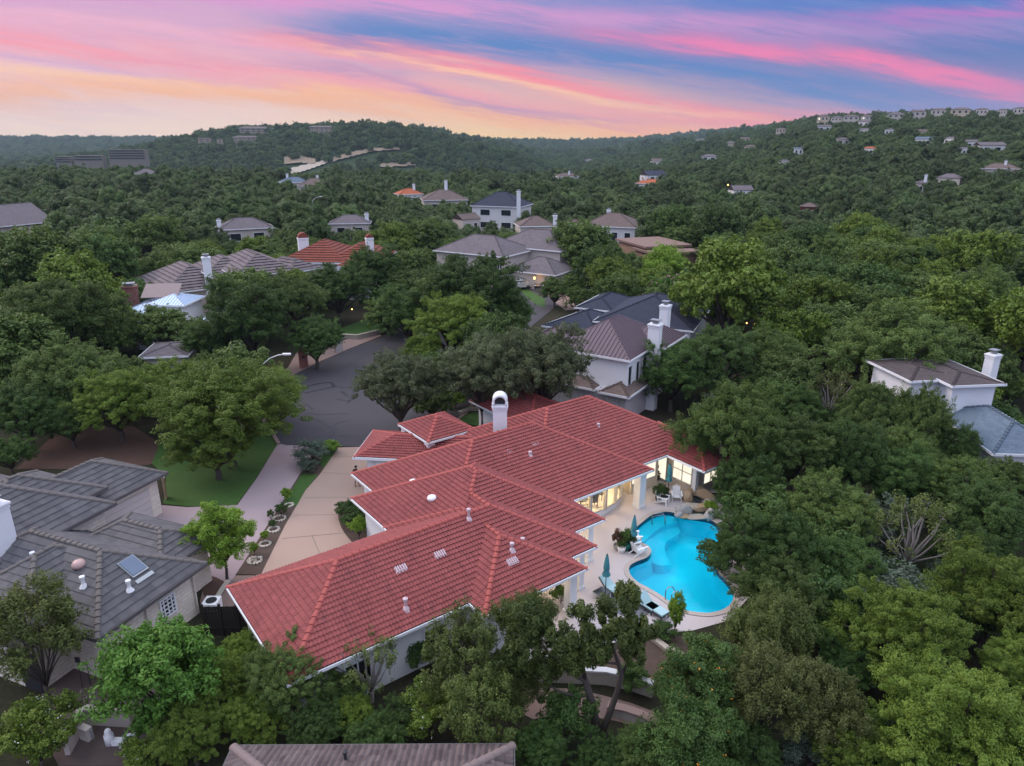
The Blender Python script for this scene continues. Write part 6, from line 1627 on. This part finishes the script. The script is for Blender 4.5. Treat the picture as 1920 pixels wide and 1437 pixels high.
# around the cul-de-sac
T_('wide', 748, 722, 88, 'grey-green live oak leaning over the cul-de-sac', rz=2.1)
T_('wide', 905, 696, 100, 'broad live oak behind the entry pavilion', rz=1.3)
T_('wide', 1015, 690, 102, 'live oak reaching to the brown metal-roofed house', rz=3., zs=1.1)
T_('bri1', 848, 612, 78, 'fresh green tree at the top of the cul-de-sac', rz=1.)
T_('bri0', 795, 660, 40, 'low bright tree overhanging the far asphalt', rz=3.)
T_('drk0', 880, 548, 100, 'large dark oak in the middle, above the cul-de-sac', rz=1.)
T_('drk1', 952, 590, 58, 'dark oak left of the black shingle roof', rz=2.2)
T_('drk1', 765, 590, 62, 'dark tree beside the far lawn of the cul-de-sac', rz=.7)
T_('bri0', 422, 772, 140, 'biggest bright green oak by the driveway', rz=.7, zs=.8)
T_('bri1', 320, 738, 80, 'bright oak left of the biggest bright oak', rz=2.7)
T_('bri0', 500, 740, 70, 'bright oak crown touching the asphalt', rz=4.)
T_('bri1', 400, 832, 96, 'lower bright oak crown over the dark lawn', rz=.2, zs=.75)
T_('oak1', 128, 710, 98, 'oak with visible trunk behind the grey tile garage', rz=2.)
T_('bri1', 215, 755, 78, 'green oak between the garage roof and the bright oaks', rz=1.4)
T_('drk0', 45, 770, 78, 'dark oak at the left edge above the grey tile roof', rz=2.5)
T_('drk1', 130, 790, 54, 'dark oak shading the leaf-littered bank', rz=.4)
T_('drk0', 15, 850, 44, 'dark crown at the left edge by the grey tile roof', rz=1.4)
T_('young', 412, 1000, 58, 'young lime-green tree with thin trunks by the driveway', name='young_tree')
T_('drk1', 468, 600, 96, 'dense dark oak in front of the silver metal roof', rz=.5)
T_('oak1', 545, 570, 78, 'grey oak below the mauve-tiled house', rz=3.3)
T_('drk0', 590, 635, 58, 'dark oak over the brick mailbox', rz=1.9)
T_('drk0', 632, 540, 66, 'dark oak below the rust-red roof', rz=.9)
T_('drk1', 700, 510, 62, 'dark oak right of the rust-red roof', rz=3.7)
T_('drk1', 395, 640, 56, 'dark oak above the small grey-roofed garage', rz=2.)
T_('oak0', 105, 600, 110, 'grey-green oak at the left, in front of the silver roof', rz=3.9)
T_('oak2', 200, 630, 58, 'oak left of the small grey-roofed garage', rz=.6)
T_('moak0', 70, 495, 96, 'pale grey-green oak near the left edge', rz=1.)
T_('moak1', 190, 500, 76, 'dark oak left of the brick chimney', rz=2.)
T_('oak1', 25, 650, 64, 'oak cut by the left edge above the garage bank', rz=5.)
# the forked juniper whose trunk shows
def forked_juniper():
    b = at(1122, 1374, 0); t = empty('juniper_tree', (b[0], b[1], 0), 'forked juniper whose two dark trunks rise from the lawn below the terrace', 'tree')
    def q(u, v, dy=0.):
        d = ray(u, v); k = (b[1] + dy) / d[1]; return Vector((d[0] * k, d[1] * k, H + d[2] * k))
    mb = MB(); w = lambda *P: [Vector(p) for p in P]
    mb.tube([(b[0], b[1], -.4), q(1115, 1345), q(1108, 1310), q(1097, 1275, .2), q(1075, 1262, .4), q(1040, 1240, .3), q(1010, 1200, .1)], [.24, .19, .16, .15, .12, .09, .03], 9)
    mb.tube([(b[0] + .05, b[1], -.2), q(1140, 1345), q(1155, 1305, .2), q(1166, 1265, .3), q(1158, 1240, .4), q(1140, 1190, .3)], [.18, .15, .13, .11, .1, .03], 9)
    mb.tube([q(1102, 1305), q(1075, 1305, -.2), q(1045, 1295, -.2), q(1030, 1285, -.2)], [.08, .07, .05, .02], 7)
    mb.tube([q(1158, 1245, .3), q(1125, 1240, .4), q(1110, 1245, .5)], [.06, .05, .03], 6)
    mb.tube([q(1097, 1275, .2), q(1090, 1230, .0), q(1070, 1190, -.3)], [.1, .06, .02], 6); mb.tube([q(1166, 1265, .3), q(1190, 1215, .6), q(1195, 1180, .8)], [.09, .05, .02], 6)
    mb.build('trunk', M_BARK, t, True)
    P, N, tn = [], [], []
    g = np.random.default_rng(99)
    lobes = [(1000, 1180, 50), (1050, 1205, 46), (975, 1225, 44), (1020, 1250, 46), (1075, 1245, 34), (985, 1150, 28), (1120, 1215, 42), (1165, 1185, 46), (1140, 1150, 34), (1178, 1125, 30), (1205, 1180, 34), (1190, 1215, 34), (1100, 1185, 30), (1090, 1150, 22), (1160, 1105, 16)]
    for u, v, r_ in lobes:
        c = q(u, v, g.uniform(-.8, .8)); rm = r_ * 25.5 / F
        for k in range(int(26 * (r_ / 40) ** 2)):
            d = g.normal(size=3); d /= np.linalg.norm(d); cc = np.array(c) + d * rm * g.uniform(.3, 1.0)
            n = 110; e = g.normal(size=(n, 3)); e /= np.linalg.norm(e, axis=1, keepdims=True); rr = g.uniform(.2, 1, n) ** .5 * g.uniform(.16, .32)
            P.append(cc + e * rr[:, None] * np.array([.8, .8, 1.4])); N.append(e * .5 + d * .5 + g.normal(0, .5, (n, 3)) + [0, 0, .3]); tn.append(np.clip(g.uniform() * .6 + g.uniform(0, .4, n), 0, 1))
    P, N, tn = np.concatenate(P), np.concatenate(N), np.concatenate(tn)
    me = quads_mesh('crown', P - np.array([b[0], b[1], 0]), N, g.uniform(.7, 1.3, len(P)) * .13, tn, [L_JUN], None, 1.4, 3)
    o = bpy.data.objects.new('crown', me); C.objects.link(o); o.parent = t
forked_juniper()

for k in range(60):
    a, b = random.uniform(7, 46), random.uniform(21, 62)
    if b < 60 and a < .22 * b + 4 and b > 26: continue
    if any((a - x) ** 2 + (b - y) ** 2 < (r * .35) ** 2 for x, y, r in FOOT): continue
    s_ = random.uniform(.8, 1.7)
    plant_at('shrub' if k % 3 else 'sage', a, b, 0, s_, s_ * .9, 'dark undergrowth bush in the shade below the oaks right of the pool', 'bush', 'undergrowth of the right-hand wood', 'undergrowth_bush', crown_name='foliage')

# ------------------------------------------------------------------ the wood between and beyond the houses
def blocked(x, y, z, r, dist, top):
    """would a crown here hide something that the photo shows?"""
    u, v, d = proj((x, y, z + top * .62)); rp = r * F / d; rv = top * .45 * F / d
    for (u0, v0, u1, v1, dd) in KEEP:
        if dd > dist and u + rp * .85 > u0 and u - rp * .85 < u1 and v + rv > v0 and v - rv < v1: return True
    return False
for q in ((530, 640, 765, 835, 95), (545, 850, 640, 1080, 60), (525, 650, 600, 700, 80), (640, 600, 715, 640, 90), (1000, 535, 1060, 580, 118), (1320, 480, 1332, 484, 140), (574, 384, 608, 408, 165), (1190, 380, 1240, 420, 0), (990, 540, 1030, 575, 118)): keep(*q)
cells = {}
def free(x, y, r):
    k = (int(x // 12), int(y // 12))
    for i in (-1, 0, 1):
        for j in (-1, 0, 1):
            for (a, b, c) in cells.get((k[0] + i, k[1] + j), ()):
                if (x - a) ** 2 + (y - b) ** 2 < (.74 * (r + c)) ** 2: return False
    return True
def occupy(x, y, r): cells.setdefault((int(x // 12), int(y // 12)), []).append((x, y, r))
for a, b, c in FOOT: occupy(a, b, c)
regions = [(-9e9, -.30, 'dark green oaks in the wood at the left'), (-.30, .02, 'mid-green oaks filling the wood around the middle houses'), (.02, .28, 'olive oaks in the wood behind the middle houses'), (.28, 9e9, 'green oaks in the dense wood at the right')]
LAB = {0: 'dark rounded oak crown in the left wood, like its neighbours', 1: 'mid-green oak crown in the wood around the middle houses', 2: 'olive oak crown in the wood behind the middle houses', 3: 'green oak crown in the dense wood on the right'}
cnt = 0; g = np.random.default_rng(3); pts = []
for k in range(26000):
    y = math.sqrt(g.uniform(62 ** 2, 205 ** 2)); x = g.uniform(-.80, .80) * y
    pts.append((x, y))
pts.sort(key=lambda p: p[0] ** 2 + p[1] ** 2)
BUDGET = 205
g2 = np.random.default_rng(5)
order = [pts[i] for i in g2.permutation(len(pts))]
cand = []
for x, y in order:
    r = g.uniform(3.6, 6.4); dist = math.hypot(x, y); top = r * 1.75
    if not free(x, y, r): continue
    if blocked(x, y, th(x, y), r, dist, top):
        r *= .6; top *= .6
        if blocked(x, y, th(x, y), r, dist, top): continue
    if abs(x) < 30 and y < 60: continue
    occupy(x, y, r); cand.append((dist, x, y, r))
cand.sort()
print('scatter candidates', len(cand))
rest = cand[BUDGET:]
for dist, x, y, r in cand[:BUDGET]:
    a = x / y; ri = [i for i, q in enumerate(regions) if q[0] <= a < q[1]][0]
    br = (.35 if ri == 3 else .12) if dist < 400 else .1
    key = f'mbri{g.integers(0, 2)}' if g.random() < br else f'moak{g.integers(0, 3)}'
    s = r / VAR[key][2]
    plant_at(key, x, y, th(x, y) - .3, s, s * g.uniform(.85, 1.12), LAB[ri], 'tree', regions[ri][2])

# the far wood: one mass of crowns
def far_wood():
    P = [(x, y, th(x, y), r, d) for d, x, y, r in rest]
    def ring_(y0, y1, sp, n):
        for k in range(n):
            y = math.sqrt(g.uniform(y0 * y0, y1 * y1)); x = g.uniform(-.86, .86) * y
            r = g.uniform(.5, 1.3) * sp
            if not free(x, y, r): continue
            z = th(x, y); dist = math.hypot(x, y); top = r * 1.3
            if blocked(x, y, z, r, dist, top): continue
            occupy(x, y, r); P.append((x, y, z, r, dist))
    ring_(203, 420, 4.5, 34000); ring_(420, 900, 4.5, 95000); ring_(900, 1500, 6.2, 75000); ring_(1500, 3100, 12, 40000)
    P = np.array(P); print('far crowns', len(P))
    me = bpy.data.meshes.new('far_wood'); me.vertices.add(len(P))
    r = P[:, 3]
    co = P[:, :3].copy(); co[:, 2] -= r * .12
    me.vertices.foreach_set('co', co.astype(np.float32).ravel())
    for n_, t_, v_ in (('size', 'FLOAT_VECTOR', np.stack([r / 5, r / 5, r / 5 * g.uniform(.95, 1.4, len(P))], 1)), ('turn', 'FLOAT_VECTOR', np.stack([np.zeros(len(P)), np.zeros(len(P)), g.uniform(0, 6.28, len(P))], 1))):
        a = me.attributes.new(n_, t_, 'POINT'); a.data.foreach_set('vector', v_.astype(np.float32).ravel())
    a = me.attributes.new('pick', 'INT', 'POINT'); a.data.foreach_set('value', g.integers(0, 4, len(P)).astype(np.int32))
    o = bpy.data.objects.new('far_wood', me); C.objects.link(o); tag(o, kind='stuff', label='continuous wood of oak crowns over the far slopes')
    # four of its own crowns are real trees standing in the wood; the rest repeat them
    srcs = []
    for i in range(4):
        so_ = bpy.data.objects.new('oak_crown', VAR[f'far{i}'][0]); C.objects.link(so_)
        j = int(np.argmax(P[:, 1])) - 0; 
        so_.location = (30 * i - 400, 1480, th(30 * i - 400, 1480)); so_.scale = (1.2,) * 3
        tag(so_, label='oak crown on the far hill among its like', kind='stuff'); srcs.append(so_)
    ng = bpy.data.node_groups.new('wood', 'GeometryNodeTree')
    ng.interface.new_socket('Geometry', in_out='INPUT', socket_type='NodeSocketGeometry'); ng.interface.new_socket('Geometry', in_out='OUTPUT', socket_type='NodeSocketGeometry')
    N = ng.nodes; Lk = ng.links.new
    gi = N.new('NodeGroupInput'); go = N.new('NodeGroupOutput'); iop = N.new('GeometryNodeInstanceOnPoints'); jn = N.new('GeometryNodeJoinGeometry')
    for so_ in reversed(srcs):
        oi = N.new('GeometryNodeObjectInfo'); oi.inputs['Object'].default_value = so_; oi.inputs['As Instance'].default_value = True; oi.transform_space = 'ORIGINAL'
        Lk(oi.outputs['Geometry'], jn.inputs[0])
    Lk(gi.outputs[0], iop.inputs['Points']); Lk(jn.outputs[0], iop.inputs['Instance']); iop.inputs['Pick Instance'].default_value = True
    for nm, dt, sk in (('pick', 'INT', 'Instance Index'), ('size', 'FLOAT_VECTOR', 'Scale')):
        na = N.new('GeometryNodeInputNamedAttribute'); na.data_type = dt; na.inputs[0].default_value = nm; Lk(na.outputs['Attribute'], iop.inputs[sk])
    na = N.new('GeometryNodeInputNamedAttribute'); na.data_type = 'FLOAT_VECTOR'; na.inputs[0].default_value = 'turn'
    er = N.new('FunctionNodeEulerToRotation'); Lk(na.outputs['Attribute'], er.inputs[0]); Lk(er.outputs[0], iop.inputs['Rotation'])
    Lk(iop.outputs[0], go.inputs[0])
    md = o.modifiers.new('wood', 'NODES'); md.node_group = ng
far_wood()

# ------------------------------------------------------------------ haze
def haze():
    mb = MB(); mb.box((0, 0, 70), (7400, 7400, 260))
    m_ = bpy.data.materials.new('haze_air'); m_.use_nodes = True; T = NT(m_.node_tree)
    v = T.n('ShaderNodeVolumePrincipled', {'Color': (.42, .57, .68, 1), 'Density': HAZE_D, 'Anisotropy': .2})
    T.n('ShaderNodeOutputMaterial', {1: v.outputs[0]})
    o = mb.build('haze', m_); o['kind'] = 'stuff'
HAZE_D = .00011
if HAZE_D > 0: haze()
